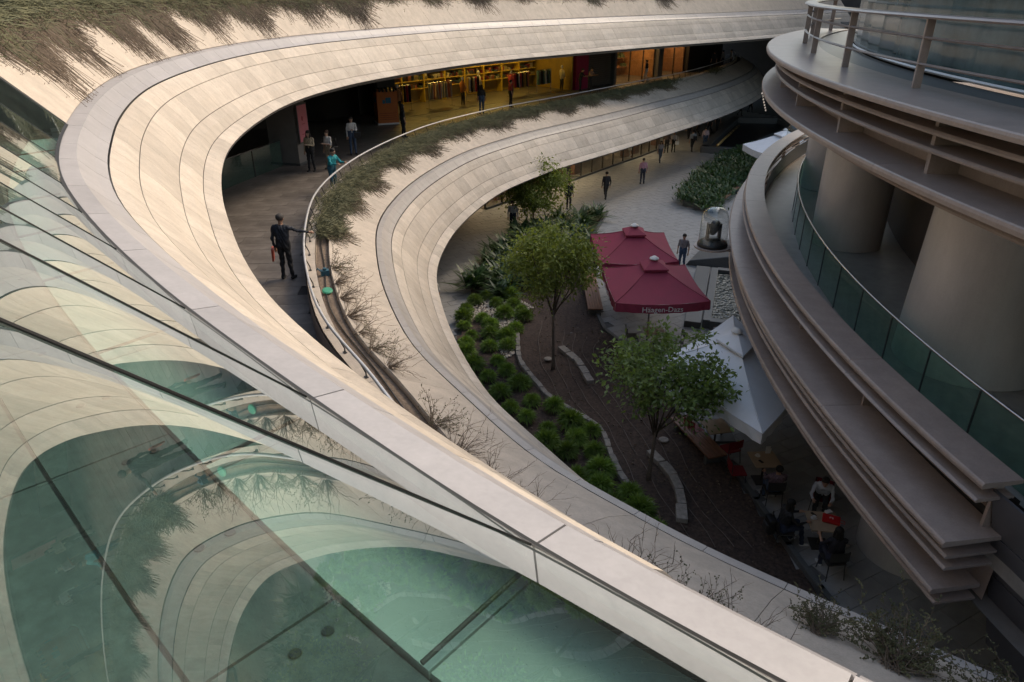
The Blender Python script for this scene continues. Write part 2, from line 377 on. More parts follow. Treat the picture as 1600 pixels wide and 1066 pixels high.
# joints of the glass and coping on the near arm, seen at the coping line
jA = [CA.near(*p) for p in [(3.0, -.45), (1.75, .57), (.85, 1.27), (.02, 1.92), (-.98, 2.92), (-1.93, 3.9), (-2.8, 4.9), (-3.55, 5.85), (-4.3, 6.85), (-4.95, 7.95), (-5.5, 9.0), (-6.05, 10.1)]]
uend = jA[-1]
sbA = jA + list(np.arange(uend + 1.15, CA.len - .5, 1.15))
fascia(CA, ZA, up_root, CA.near(.2, 1.8), CA.len - 1, 1.15, sbA)
fascia(CB, ZB, lo_root, CB.near(7.6, 4.0), CB.len - 1, 1.15, list(np.arange(.5, CB.len - .5, 1.15)))

# sloping stone slabs behind the coping, planter trough, kerb
def slabs(C, z0, root, u0, u1, rise, step, ku=.15):
    us = np.arange(u0, u1, step)
    for i in range(len(us) - 1):
        me = panel(C, us[i], us[i + 1], [(-1.3, z0 + rise), (-.65, z0 + rise / 2), (-.03, z0 + .015)], th=.05, nu=4, gap=.004)
        link('sloping_slab', me, M_slab, root)
        me = panel(C, us[i], us[i + 1], [(-1.92, z0 + rise + ku), (-1.66, z0 + rise + ku)], th=.07, nu=4, gap=.006)
        link('kerb_stone', me, M_white if False else M_slab, root)
    ub = np.linspace(u0, u1, int((u1 - u0) / .5))
    V, F = sheet(C, ub, [(-1.305, z0 + rise - .03), (-1.325, z0 + rise - .28)]); MB().add(V, F).build('slab_edge', M_slab, root)
    V, F = sheet(C, ub, [(-1.94, z0 + rise + ku - .03), (-1.94, z0 - .2)]); MB().add(V, F).build('parapet_inside', M_taupe, root)
    V, F = sheet(C, ub, [(-1.65, z0 + rise + ku - .04), (-1.65, z0 + rise - .3)]); MB().add(V, F).build('kerb_face', M_slab, root)
    V, F = sheet(C, ub, [(-1.30, z0 + rise - .14), (-1.48, z0 + rise - .1), (-1.66, z0 + rise - .12)]); MB().add(V, F).build('soil_trough', M_mulch, root)
slabs(CB, ZB, lo_root, .5, CB.len - .6, .72, 2.3, .05)
slabs(CA, ZA, up_root, uend + .05, CA.len - .6, 1.34, 1.9)
# end face of the stone slope where the glass begins
a = uend + .03
MB().add([CA.p(a, -.02, ZA - .03), CA.p(a, -1.3, ZA + 1.31), CA.p(a, -1.95, ZA + 1.45), CA.p(a, -1.95, ZA - .1)], [(0, 1, 2, 3)]).build('slope_end', M_backing, up_root)
# under-slabs (soffit) and walkway floors
def strip_floor(C, d0, d1, z0, z1, name, m, parent=None, kind=None, ub=None, nseg=1):
    ub = np.arange(.1, C.len, .8) if ub is None else ub
    ds = np.linspace(d0, d1, nseg + 1)
    V, F = sheet(C, ub, [(d, z1) for d in ds]); b = MB().add(V, F)
    V, F = sheet(C, ub, [(d, z0) for d in ds]); b.add(V, F)
    V, F = sheet(C, ub, [(d0, z1), (d0, z0)]); b.add(V, F)
    V, F = sheet(C, ub, [(d1, z1), (d1, z0)]); b.add(V, F)
    o = b.build(name, m, parent)
    if kind: o['kind'] = kind
    return o
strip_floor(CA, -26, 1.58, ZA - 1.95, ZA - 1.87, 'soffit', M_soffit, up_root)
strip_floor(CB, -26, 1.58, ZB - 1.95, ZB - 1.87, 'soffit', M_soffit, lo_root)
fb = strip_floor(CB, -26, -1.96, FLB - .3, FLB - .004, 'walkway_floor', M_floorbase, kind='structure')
# the storey above (out of the picture) keeps the walkway and planters in shade
M_wallU = mat('upper_wall', (.30, .27, .24), .7, .2, .6)
st = strip_floor(CA, -24, -3.1, 14.4, 19.0, 'storey_above', M_wallU); tag(st, kind='structure')

# walkway tiles on the lower floor
tl, tdp = 1.5, .6; ca, sa = math.cos(R(4)), math.sin(R(4))
fm = pyd(*(lambda b: (b.v, b.f))(box_mesh(tl - .012, tdp - .012, .02))); fm.materials.append(M_floor)
ft = []
for j in range(-6, 130):
    for i in range(0, 42):
        lx, ly = (i + (j % 3) / 3) * tl - 24, j * tdp + 9
        x, y = lx * ca - ly * sa, lx * sa + ly * ca
        if -24 < CB.dist(x, y) < -1.5 + EXT(CB.near(x, y)): ft.append((x, y))
ft.sort(key=lambda p: math.hypot(p[0] + 6, p[1] - 22)); frest = MB()
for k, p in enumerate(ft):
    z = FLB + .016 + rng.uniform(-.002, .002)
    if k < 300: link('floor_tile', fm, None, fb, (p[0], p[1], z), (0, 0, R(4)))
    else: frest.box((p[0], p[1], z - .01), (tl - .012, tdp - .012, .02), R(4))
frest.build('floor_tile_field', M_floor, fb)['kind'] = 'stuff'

# ------------------------------------------------------------------ inclined glass on the near arm
RISE = 1.025; HG = 1.72
P = [CA.at(u) - CA.nrm(u) * .03 for u in jA]
nr_ = []
for i in range(len(P) - 1):
    t = P[i + 1] - P[i]; t /= np.linalg.norm(t); nr_.append(np.array([t[1], -t[0]]))
mit = []
for i in range(len(P)):
    a = nr_[max(i - 1, 0)]; b = nr_[min(i, len(nr_) - 1)]; mit.append((a + b) / (1 + a @ b))
glz = empty('inclined_glass_screen', label='inclined green-tinted glass screen of flat panes along the near coping', cat='glass screen')
for i in range(len(P) - 1):
    t = P[i + 1] - P[i]; t /= np.linalg.norm(t)
    def q(k, h, off):
        s = 1 if k == i else -1
        b = P[k] + t * s * .004
        n3 = np.array([nr_[i][0] * RISE, nr_[i][1] * RISE, 1.]); n3 /= np.linalg.norm(n3)
        v = np.array([b[0] - mit[k][0] * h, b[1] - mit[k][1] * h, ZA + .01 + h * RISE]); return v + n3 * off
    V = [q(i, 0, 0), q(i + 1, 0, 0), q(i + 1, HG, 0), q(i, HG, 0)] + [q(i, 0, -.012), q(i + 1, 0, -.012), q(i + 1, HG, -.012), q(i, HG, -.012)]
    MB().add(V, [(0, 1, 2, 3), (7, 6, 5, 4), (0, 4, 5, 1), (1, 5, 6, 2), (2, 6, 7, 3), (3, 7, 4, 0)]).build('glass_pane', M_glassA, glz)
for i in range(len(P)):
    b0 = np.array([P[i][0], P[i][1], ZA + .012]); b1 = np.array([P[i][0] - mit[i][0] * HG, P[i][1] - mit[i][1] * HG, ZA + .012 + HG * RISE])
    MB().tube([b0, b1], .0042, 6).build('silicone_joint', M_black, glz)
    f = MB().tube([(P[i][0] - mit[i][0] * .04, P[i][1] - mit[i][1] * .04, ZA - .08), (P[i][0] - mit[i][0] * .5, P[i][1] - mit[i][1] * .5, ZA - .11)], .009, 8); f.build('fixing_rod', M_dkmetal, glz)
V, F = sheet(CA, np.linspace(jA[0], jA[-1], 60), [(-.036, ZA + .024), (-.022, ZA + .012), (-.002, ZA + .003)]); MB().add(V, F).build('gasket', M_black, glz)
# terrace floor behind the glass
M_terrb = mat('terrace_bed', (.05, .055, .055), .8, .2, 6)
fa = strip_floor(CA, -3.1, -.52, FLA - .3, FLA - .06, 'terrace_floor', M_terrb, kind='structure', ub=np.linspace(.2, uend + 2, 60))
M_terr = mat('terrace_stone', (.10, .115, .115), .55, .3, 18, rand=.1, bump=.1)
M_sill = mat('pale_sill', (.50, .56, .54), .6, .08, 5)
for i in range(len(jA) - 1):
    me = panel(CA, jA[i], jA[i + 1], [(-.51, FLA - .02), (-.25, FLA - .015), (-.02, FLA - .01)], th=.04, nu=4, gap=.005); link('sill_panel', me, M_sill, fa)
    for r in range(3):
        me = panel(CA, jA[i] + .45, jA[i + 1] + .45, [(-.518 - .506 * r - .5, FLA - .03), (-.518 - .506 * r, FLA - .03)], th=.03, nu=4, gap=.006)
        link('terrace_tile', me, M_terr, fa)
        for (uu, dd) in ((.35, -.62), (.35, -.74), (1.0, -.62), (1.0, -.74)) if r == 0 else ():
            c = CA.p(jA[i] + uu, dd, FLA - .028); MB().lathe([(.0, .004), (.019, .004), (.022, 0)], 14, c).build('drain_hole', M_black, fa)

# ------------------------------------------------------------------ handrails
def handrail(C, u0, u1, d, z, root, brk, zb, dk=-1.8):
    us = np.arange(u0, u1, .4)
    MB().tube([C.p(u, d, z) for u in us], .032, 8).build('handrail', M_rail, root, smooth=True)
    for u in np.arange(u0 + .3, u1, brk):
        MB().tube([C.p(u, dk, zb), C.p(u, dk, zb + .1), C.p(u, d, z - .02)], .014, 6).box(C.p(u, dk, zb + .008), (.09, .06, .016), math.atan2(*C.tan(u)[::-1])).build('bracket', M_dkmetal, root)
rl = empty('lower_walkway_handrail', label='polished steel handrail curving along the lower walkway edge', cat='handrail')
handrail(CB, 1., CB.len - 1, -1.9, 6.24, rl, 1.1, ZB + .72 + .05)
rl2 = empty('upper_walkway_handrail', label='steel handrail above the planted upper parapet at the top edge', cat='handrail')
handrail(CA, uend + 1.2, CA.len - 1, -1.86, 12.28, rl2, 1.6, ZA + 1.34 + .15)
MB().tube([CB.p(u, -1.5 + .05 * math.sin(u * 1.3), ZB + .645) for u in np.arange(3, CB.near(-4.2, 21), .3)], .016, 6).build('irrigation_hose', M_black, smooth=True)
tag(bpy.data.objects['irrigation_hose'], 'black irrigation hose lying in the soil trough', 'hose')

# ------------------------------------------------------------------ right-hand round building
def ring(r, th, z): return (RC[0] + r * math.cos(th), RC[1] + r * math.sin(th), z)
def th_y(y, r=RR): return math.pi - math.asin((y - RC[1]) / r)
TH0, TH1 = th_y(7.5), th_y(33.5)         # visible sweep (angle decreases with y)
def arc(prof, t0, t1, n=60, closed=True):
    V = []; F = []; k = len(prof)
    for i in range(n + 1):
        t = t0 + (t1 - t0) * i / n
        V += [ring(r, t, z) for r, z in prof]
    for i in range(n):
        for j in range(k if closed else k - 1): F.append((i * k + j, i * k + (j + 1) % k, (i + 1) * k + (j + 1) % k, (i + 1) * k + j))
    if closed: F.append(tuple(range(k))); F.append(tuple(range(n * k, n * k + k))[::-1])
    return V, F
rb = empty('round_metal_building', ring(RR - 4, math.pi, 0), label='taupe metal-clad round building with stacked louvre ledges at right', cat='building')
def rpart(name, prof, t0, t1, m, n=60, closed=True, smooth=False):
    V, F = arc(prof, t0, t1, n, closed); L0 = rb.location
    return MB().add([(v[0] - L0[0], v[1] - L0[1], v[2] - L0[2]) for v in V], F).build(name, m, rb, smooth)
def ledge(name, r0, r1, z, th, t0, t1, seg, m=M_taupe, lip=.05):
    n = max(int(abs(t1 - t0) * RR / seg), 1)
    for i in range(n):
        a, b = t0 + (t1 - t0) * i / n, t0 + (t1 - t0) * (i + 1) / n
        g_ = .005 / RR * (1 if t1 > t0 else -1)
        rpart(name, [(r0, z), (r1 - .02, z), (r1, z - .02), (r1 + .012, z - th * .5), (r1, z - th), (r0, z - th * .6)], a + g_, b - g_, m, 8)
tA0, tA1 = th_y(-3), th_y(33.8)
# level A: deck, rail, glazing
ledge('deck_panel', RR - 1.5, RR, 10.6, .12, tA0, tA1, 3.6)
ledge('louvre_blade', RR - 1.0, RR - .28, 10.28, .07, tA0, tA1, 3.6)
ledge('louvre_blade', RR - 1.0, RR - .34, 10.0, .07, tA0, tA1, 3.6)
ledge('wide_ledge', RR - 1.2, RR - .02, 9.56, .13, tA0, tA1, 3.6)
ledge('louvre_blade', RR - 1.2, RR - .55, 9.22, .08, tA0, tA1, 3.6)
rpart('fascia_wall', [(RR - 1.0, 10.5), (RR - 1.0, 9.5)], tA0, tA1, M_taupe, 60, False)
rpart('fascia_wall', [(RR - 1.1, 9.5), (RR - 1.1, 8.95), (RR - 4, 8.8), (RR - 10, 8.75)], tA0, tA1, M_taupe, 60, False)
rpart('gutter', [(RR - 1.45, 10.56), (RR - 2.5, 10.54)], tA0, tA1, M_grey, 60, False)
y = 4.0
while y < 33:
    t = th_y(y)
    for r_, z0_, z1_ in ((RR - .75, 8.98 + .5, 10.5),):
        c = ring(r_, t, (z0_ + z1_) / 2); b = MB().box((c[0] - rb.location.x, c[1] - rb.location.y, c[2]), (.5, .09, z1_ - z0_), t); b.build('louvre_bracket', M_taupe, rb)
    y += 3.65
ra = empty('deck_railing', ring(RR - 1.1, math.pi, 10.6), label='taupe steel railing with broad cap around the upper round deck', cat='railing')
def rap(name, prof, m=M_taupe, closed=True):
    V, F = arc(prof, tA0, tA1, 70, closed); L0 = ra.location
    MB().add([(v[0] - L0[0], v[1] - L0[1], v[2] - L0[2]) for v in V], F).build(name, m, ra)
rap('cap_rail', [(RR - 1.26, 11.78), (RR - .94, 11.78), (RR - .9, 11.75), (RR - .94, 11.72), (RR - 1.26, 11.72), (RR - 1.3, 11.75)])
for zz in (11.42, 11.0): rap('mid_rail', [(RR - 1.06, zz + .025), (RR - 1.02, zz), (RR - 1.06, zz - .025), (RR - 1.1, zz)])
y = 2.2
while y < 33:
    t = th_y(y, RR - 1.1); c = ring(RR - 1.1, t, 11.15)
    MB().box((c[0] - ra.location.x, c[1] - ra.location.y, c[2] - ra.location.z), (.14, .05, 1.16), t).build('railing_post', M_taupe, ra); y += 3.7
# glazing of the upper storey
M_tealglass = mat('teal_glazing', (.035, .075, .078), .08, .35, .9, spec=.35, hue=(.08, .13, .13))
n = 26
for i in range(n):
    a, b = tA0 + (tA1 - tA0) * i / n, tA0 + (tA1 - tA0) * (i + 1) / n
    rpart('glazing_pane', [(RR - 2.55, 10.62), (RR - 2.55, 14.4), (RR - 2.6, 14.4), (RR - 2.6, 10.62)], a + .0004, b - .0004, M_tealglass, 1)
rpart('glazing_back', [(RR - 2.64, 10.56), (RR - 2.64, 14.4)], tA0, tA1, M_backing, 40, False)
rpart('sill_rail', [(RR - 2.5, 10.64), (RR - 2.44, 10.67), (RR - 2.4, 10.64), (RR - 2.44, 10.6)], tA0, tA1, M_white, 60)
rpart('upper_storeys', [(RR - 1.8, 14.4), (RR - 1.8, 17.0), (RR - 14, 17.0), (RR - 14, 14.4)], tA0, th_y(36.5, RR - 1.8) if False else tA1, M_taupe, 50)  # storeys out of view, added to shade the right-hand side
# level B: stepped ledges
tB0, tB1 = th_y(7.7), th_y(34.5)
ledge('coping_panel', RR - .56, RR + .03, 6.28, .1, tB0, tB1, 3.3)
ledge('louvre_blade', RR - .5, RR + .06, 6.02, .06, tB0, tB1, 3.3)
ledge('wide_ledge', RR - .55, RR + .38, 5.36, .1, tB0 + .0015, tB1, 3.3)
ledge('louvre_blade', RR - .5, RR + .28, 5.1, .06, tB0 + .0015, tB1, 3.3)
ledge('louvre_blade', RR - .5, RR + .24, 4.88, .06, tB0 + .0015, tB1, 3.3)
ledge('lower_ledge', RR - .5, RR + .27, 4.42, .1, tB0, tB1, 3.3)
ledge('louvre_blade', RR - .5, RR + .15, 4.16, .06, tB0, tB1, 3.3)
rpart('fascia_wall', [(RR - .62, 5.3), (RR - .62, 4.1)], tB0, tB1, M_taupe, 60, False)
M_mesh = mat('grille', (.035, .033, .032), .5, .3, 60)
rpart('grille', [(RR - .62, 5.92), (RR - .60, 5.3)], tB0, tB1, M_mesh, 60, False)
for zz in (5.62, 5.86): rpart('grille_bar', [(RR - .5, zz), (RR - .46, zz + .02), (RR - .42, zz), (RR - .46, zz - .02)], tB0, tB1, M_taupe, 60)
y = 7.9
while y < 34:
    t = th_y(y); c = ring(RR - .42, t, 5.76)
    MB().box((c[0] - rb.location.x, c[1] - rb.location.y, c[2]), (.12, .05, .84), t).build('coping_bracket', M_taupe, rb)
    y += 3.3
# smooth fascia nearer the camera, where the ledges stop
M_slate = mat('slate_metal', (.10, .10, .112), .4, .1, 2, rand=.06)
tN = th_y(-4)
for k in range(4):
    z1, z0 = 6.05 - k * .78, 6.05 - (k + 1) * .78 + .02
    r1, r0 = RR - .28 - k * .22, RR - .28 - (k + 1) * .22
    rpart('fascia_panel', [(r1, z1), (r0, z0), (r0 - .05, z0), (r1 - .05, z1)], tB0 - .004, tN, M_slate, 14)
rpart('fascia_wall', [(RR - .45, 6.0), (RR - 1.3, 2.9)], tB0 - .004, tN, M_backing, 14, False)
# floors, core wall, columns
M_rfloor = mat('gallery_floor', (.29, .275, .255), .45, .2, 3, bump=.05)
gf = rpart('gallery_floor', [(RR - .6, FLB), (RR - 14, FLB), (RR - 14, FLB - .5), (RR - .6, FLB - .5)], th_y(-6), tB1, M_rfloor, 60)
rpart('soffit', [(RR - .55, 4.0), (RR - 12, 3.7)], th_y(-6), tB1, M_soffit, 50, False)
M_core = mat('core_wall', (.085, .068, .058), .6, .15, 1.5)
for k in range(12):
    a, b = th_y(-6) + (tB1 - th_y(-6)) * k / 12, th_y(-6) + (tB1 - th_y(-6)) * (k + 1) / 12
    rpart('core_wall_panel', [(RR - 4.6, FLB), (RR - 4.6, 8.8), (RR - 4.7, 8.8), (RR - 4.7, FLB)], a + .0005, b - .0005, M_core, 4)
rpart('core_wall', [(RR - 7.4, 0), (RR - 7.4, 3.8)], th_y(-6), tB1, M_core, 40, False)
M_col = mat('column_metal', (.56, .535, .52), .33, .05, 1.2, metal=.15, grime=.08)
for k, (cx, cy, nm) in enumerate([(9.45, 13.3, 'nearest'), (10.15, 20.95, 'middle'), (12.3, 27.7, 'farthest'), (11.6, 5.2, 'unseen')]):
    if nm == 'unseen': continue
    c = empty('round_column', (cx, cy, 0), label={'nearest': 'large grey metal-clad round column nearest the camera behind glass balustrade', 'middle': 'grey metal-clad round column partly hidden by the upper ring', 'farthest': 'slim-looking blue-grey column farthest back on the gallery'}[nm], cat='column', group='round columns of the gallery')
    MB().lathe([(1.36, FLB + .01), (1.22, 8.85)] if nm == 'nearest' else [(1.0, FLB + .01), (1.0, 8.85)], 48).build('gallery_shaft', M_col, c, True)
    MB().lathe([(1.05, 0), (1.05, 4.0)], 48).build('plaza_shaft', M_col, c, True)
bal = empty('gallery_glass_balustrade', ring(RR - 1.6, math.pi, FLB), label='green glass balustrade with chrome handrail along the right gallery', cat='balustrade')
n = 20; t0, t1 = th_y(3.0, RR - 1.6), th_y(31, RR - 1.6)
for i in range(n):
    a, b = t0 + (t1 - t0) * i / n, t0 + (t1 - t0) * (i + 1) / n
    p0, p1 = Vector(ring(RR - 1.62, a, 0)), Vector(ring(RR - 1.62, b, 0)); L0 = bal.location; dv = (p1 - p0).normalized(); nn = Vector((dv.y, -dv.x, 0)) * .006
    p0 += dv * .008 - Vector((L0.x, L0.y, 0)); p1 -= dv * .008 + Vector((L0.x, L0.y, 0))
    V = [p + s * nn + Vector((0, 0, z)) for z in (.03, 1.06) for p, s in ((p0, 1), (p1, 1), (p1, -1), (p0, -1))]
    MB().add(V, [(0, 1, 2, 3), (4, 5, 6, 7), (0, 1, 5, 4), (1, 2, 6, 5), (2, 3, 7, 6), (3, 0, 4, 7)]).build('glass_pane', M_glassG, bal)
    c = ring(RR - 1.62, a, .5); MB().box((c[0] - L0.x, c[1] - L0.y, .53), (.03, .02, 1.06), a).build('glass_post', M_dkmetal, bal)
V = [ring(RR - 1.62, t0 + (t1 - t0) * i / 80, 1.1) for i in range(81)]
MB().tube([(v[0] - L0.x, v[1] - L0.y, v[2]) for v in V], .028, 8).build('handrail', M_chrome, bal, True)
# ------------------------------------------------------------------ shops on the lower walkway (floor B)
SP = np.array([-7.95, 43.05]); SD = np.array([.672, .7406]); SI = np.array([-.7406, .672]); SA = math.atan2(SD[1], SD[0])
def sh(t, dep, z): q = SP + SD * t + SI * dep; return (q[0], q[1], z)
def sbox(mb, t0, t1, d0, d1, z0, z1, mi=0): return mb.box(sh((t0 + t1) / 2, (d0 + d1) / 2, (z0 + z1) / 2), (abs(t1 - t0), abs(d1 - d0), abs(z1 - z0)), SA, mi)
M_yel = mat('yellow_wall', (.26, .17, .03), .6, .2, 2)
M_yelshelf = mat('yellow_shelf', (.62, .42, .05), .5, .15, 3)
E_yel = emit('yellow_strip_light', (1.0, .66, .14), 24.0)
E_warm = emit('warm_downlight', (1.0, .58, .22), 24.0)
M_shopfloor = mat('shop_floor', (.10, .085, .07), .4, .15, 2)
M_dark = mat('dark_shop', (.018, .016, .015), .6, .3, 2)
M_mag = mat('magenta_panel', (.30, .012, .06), .5, .08, 2)
M_shut = mat('shutter_slat', (.10, .085, .075), .5, .1, 3)
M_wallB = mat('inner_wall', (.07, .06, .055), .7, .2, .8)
M_orange = mat('orange_print', (.48, .14, .03), .5, .1, 2)

store = empty('clothing_store', sh(10, 2, FLB), label='open-fronted clothing store with yellow-lit shelves behind the walkway', cat='shop')
def sp(mb, name, m, parent): 
    L0 = parent.location; mb.v = [(v[0] - L0.x, v[1] - L0.y, v[2] - L0.z) for v in mb.v]; return mb.build(name, m, parent)
sp(sbox(MB(), 1.0, 18.6, 3.9, 4.0, FLB, 8.7), 'back_wall', M_yel, store)
sp(sbox(MB(), 1.0, 18.6, -.4, 4.0, FLB, FLB + .03), 'shop_floor', M_shopfloor, store)
sp(sbox(MB(), .9, 1.0, 0, 4.0, FLB, 8.7), 'side_wall', M_dark, store)
sp(sbox(MB(), 18.5, 18.6, 0, 4.0, FLB, 8.7), 'side_wall', M_yel, store)
sp(sbox(MB(), 1.0, 18.6, .0, 4.0, 8.40, 8.5), 'shop_ceiling', M_dark, store)
for k, zz in enumerate((6.1, 6.6, 7.1, 7.6, 8.05)):
    for t0 in np.arange(3.2, 18.0, 1.9):
        sp(sbox(MB(), t0, t0 + 1.8, 3.45, 3.9, FLB - 5.2 + zz, FLB - 5.2 + zz + .05), 'shelf', M_yelshelf, store)
for t0 in (4.4, 7.2, 9.4, 11.6, 13.8, 16.2):
    sp(sbox(MB(), t0 - .75, t0 + .75, 3.35, 3.42, 8.1, 8.16), 'strip_light', E_yel, store)
    sp(sbox(MB(), t0 - .7, t0 + .7, 2.0, 2.1, 8.34, 8.39), 'strip_light', E_yel, store)
for t0 in np.arange(3.1, 18, 1.9): sp(sbox(MB(), t0 - .03, t0 + .03, 3.4, 3.9, FLB, 8.3), 'shelf_upright', M_yelshelf, store)
goods = [mat('goods_%d' % i, c, .7, .2, 5) for i, c in enumerate([(.03, .03, .035), (.35, .10, .05), (.05, .07, .10), (.40, .34, .24), (.20, .03, .04), (.07, .10, .05), (.30, .24, .10)])]
for i, m in enumerate(goods):
    b = MB()
    for _ in range(46):
        zz = rng.choice((6.15, 6.65, 7.15, 7.65)); t0 = rng.uniform(3.3, 17.9); s_ = rng.uniform(.15, .4); h = rng.uniform(.12, .34)
        sbox(b, t0, t0 + s_, 3.5, 3.85, zz, zz + h)
    o = sp(b, 'shelf_goods', m, store); o['kind'] = 'stuff'
def garment_mesh(seed, L=.95, W=.42):
    r_ = random.Random(seed); V = []; F = []
    prof = [(.06, 0), (.17, -.03), (.2, -.12), (.17, -.3), (.19, -.6), (.21 + r_.uniform(-.03, .05), -L)]
    n = 10
    for w_, z in prof:
        for k in range(n):
            a = 2 * math.pi * k / n; V.append((w_ * math.cos(a) * W / .42, .05 * math.sin(a) * (1 + .3 * math.sin(3 * a + seed)), z))
    for i in range(len(prof) - 1):
        for k in range(n): F.append((i * n + k, i * n + (k + 1) % n, (i + 1) * n + (k + 1) % n, (i + 1) * n + k))
    F.append(tuple(range(n)))
    return pyd(V, F, True)
gcol = {'black': (.02, .02, .022), 'cream': (.50, .42, .30), 'coral': (.46, .16, .09), 'crimson': (.32, .03, .05), 'grey': (.16, .17, .17), 'navy': (.03, .045, .09), 'teal': (.06, .13, .14), 'white': (.6, .57, .52), 'ochre': (.36, .22, .05), 'rust': (.26, .09, .04)}
gm = {}
for k, c in gcol.items():
    gm[k] = garment_mesh(hash(k) % 17 if False else len(k) * 3); gm[k].materials.append(mat('garment_' + k, c, .85, .15, 8))
racks = [(3.0, 1.2, 'leftmost', ['rust', 'black', 'rust', 'black', 'ochre', 'black', 'crimson', 'black']), (6.0, .9, 'second', ['grey', 'cream', 'coral', 'cream', 'coral', 'white', 'grey', 'cream', 'coral', 'cream']),
         (9.6, 1.6, 'third', ['ochre', 'white', 'black', 'cream', 'crimson', 'black']), (13.6, .9, 'fourth', ['crimson', 'coral', 'crimson', 'black', 'white', 'crimson', 'black', 'ochre', 'black', 'coral']),
         (16.3, .9, 'rightmost', ['teal', 'grey', 'black', 'teal', 'white', 'black', 'teal', 'grey'])]
for t, dep, nm, cols in racks:
    rk = empty('clothes_rack', sh(t, dep, FLB + .03), SA, label='%s clothes rack on the floor of the yellow-lit store' % nm, cat='clothes rack', group='clothes racks in the store')
    L = len(cols) * .2
    MB().tube([(-L / 2, 0, 1.55), (L / 2, 0, 1.55)], .018, 8).build('hanging_bar', M_chrome, rk)
    for s in (-1, 1):
        MB().tube([(s * L / 2, 0, 0), (s * L / 2, 0, 1.55)], .018, 8).build('post', M_chrome, rk); MB().box((s * L / 2, 0, .02), (.05, .5, .03)).build('foot', M_chrome, rk)
    cnt = {}
    for i, c in enumerate(cols):
        p = sh(t - L / 2 + .1 + i * .2, dep, FLB + .03 + 1.52)
        o = link('hanging_garment', gm[c], None, None, p, (rng.uniform(-.05, .05), 0, SA + R(70) + rng.uniform(-.25, .25)))
        tag(o, '%s garment hanging on the %s rack of the store' % (c, nm), 'garment', 'garments on the %s rack' % nm)
def mannequin(t, dep, col, name, h=1.0):
    mq = empty('mannequin', sh(t, dep, FLB + .03), SA - R(90) + rng.uniform(-.4, .4), label='%s dressed mannequin standing in the yellow-lit store' % name, cat='mannequin', group='store mannequins')
    m = mat('mannequin_' + name, col, .8, .1, 6)
    b = MB(); prof = [(.12, .78), (.19, .85), (.17, 1.08), (.2, 1.3), (.19, 1.42), (.06, 1.5), (.05, 1.56)]
    V = []; F = []; n = 14
    for r_, z in prof:
        for k in range(n): a = 2 * math.pi * k / n; V.append((r_ * math.cos(a), r_ * .62 * math.sin(a), z * h))
    for i in range(len(prof) - 1):
        for k in range(n): F.append((i * n + k, i * n + (k + 1) % n, (i + 1) * n + (k + 1) % n, (i + 1) * n + k))
    b.add(V, F); 
    for s in (-1, 1): b.tube([(s * .19, 0, 1.4 * h), (s * .25, .02, 1.12 * h), (s * .24, .1, .9 * h)], [.055, .045, .04], 8)
    b.build('top', m, mq, True)
    for s in (-1, 1): MB().tube([(s * .09, 0, .84 * h), (s * .1, .02, .45 * h), (s * .1, 0, .03)], [.09, .065, .04], 8).build('leg', M_dark, mq, True)
    MB().ell((0, 0, 1.66 * h), (.075, .09, .11)).build('head', M_white, mq, True)
mannequin(7.6, .5, (.50, .17, .04), 'orange'); mannequin(12.4, .6, (.45, .05, .07), 'red'); mannequin(17.9, .5, (.55, .47, .30), 'cream'); mannequin(2.2, .5, (.40, .2, .1), 'tan'); mannequin(11.0, 2.4, (.5, .45, .38), 'beige')

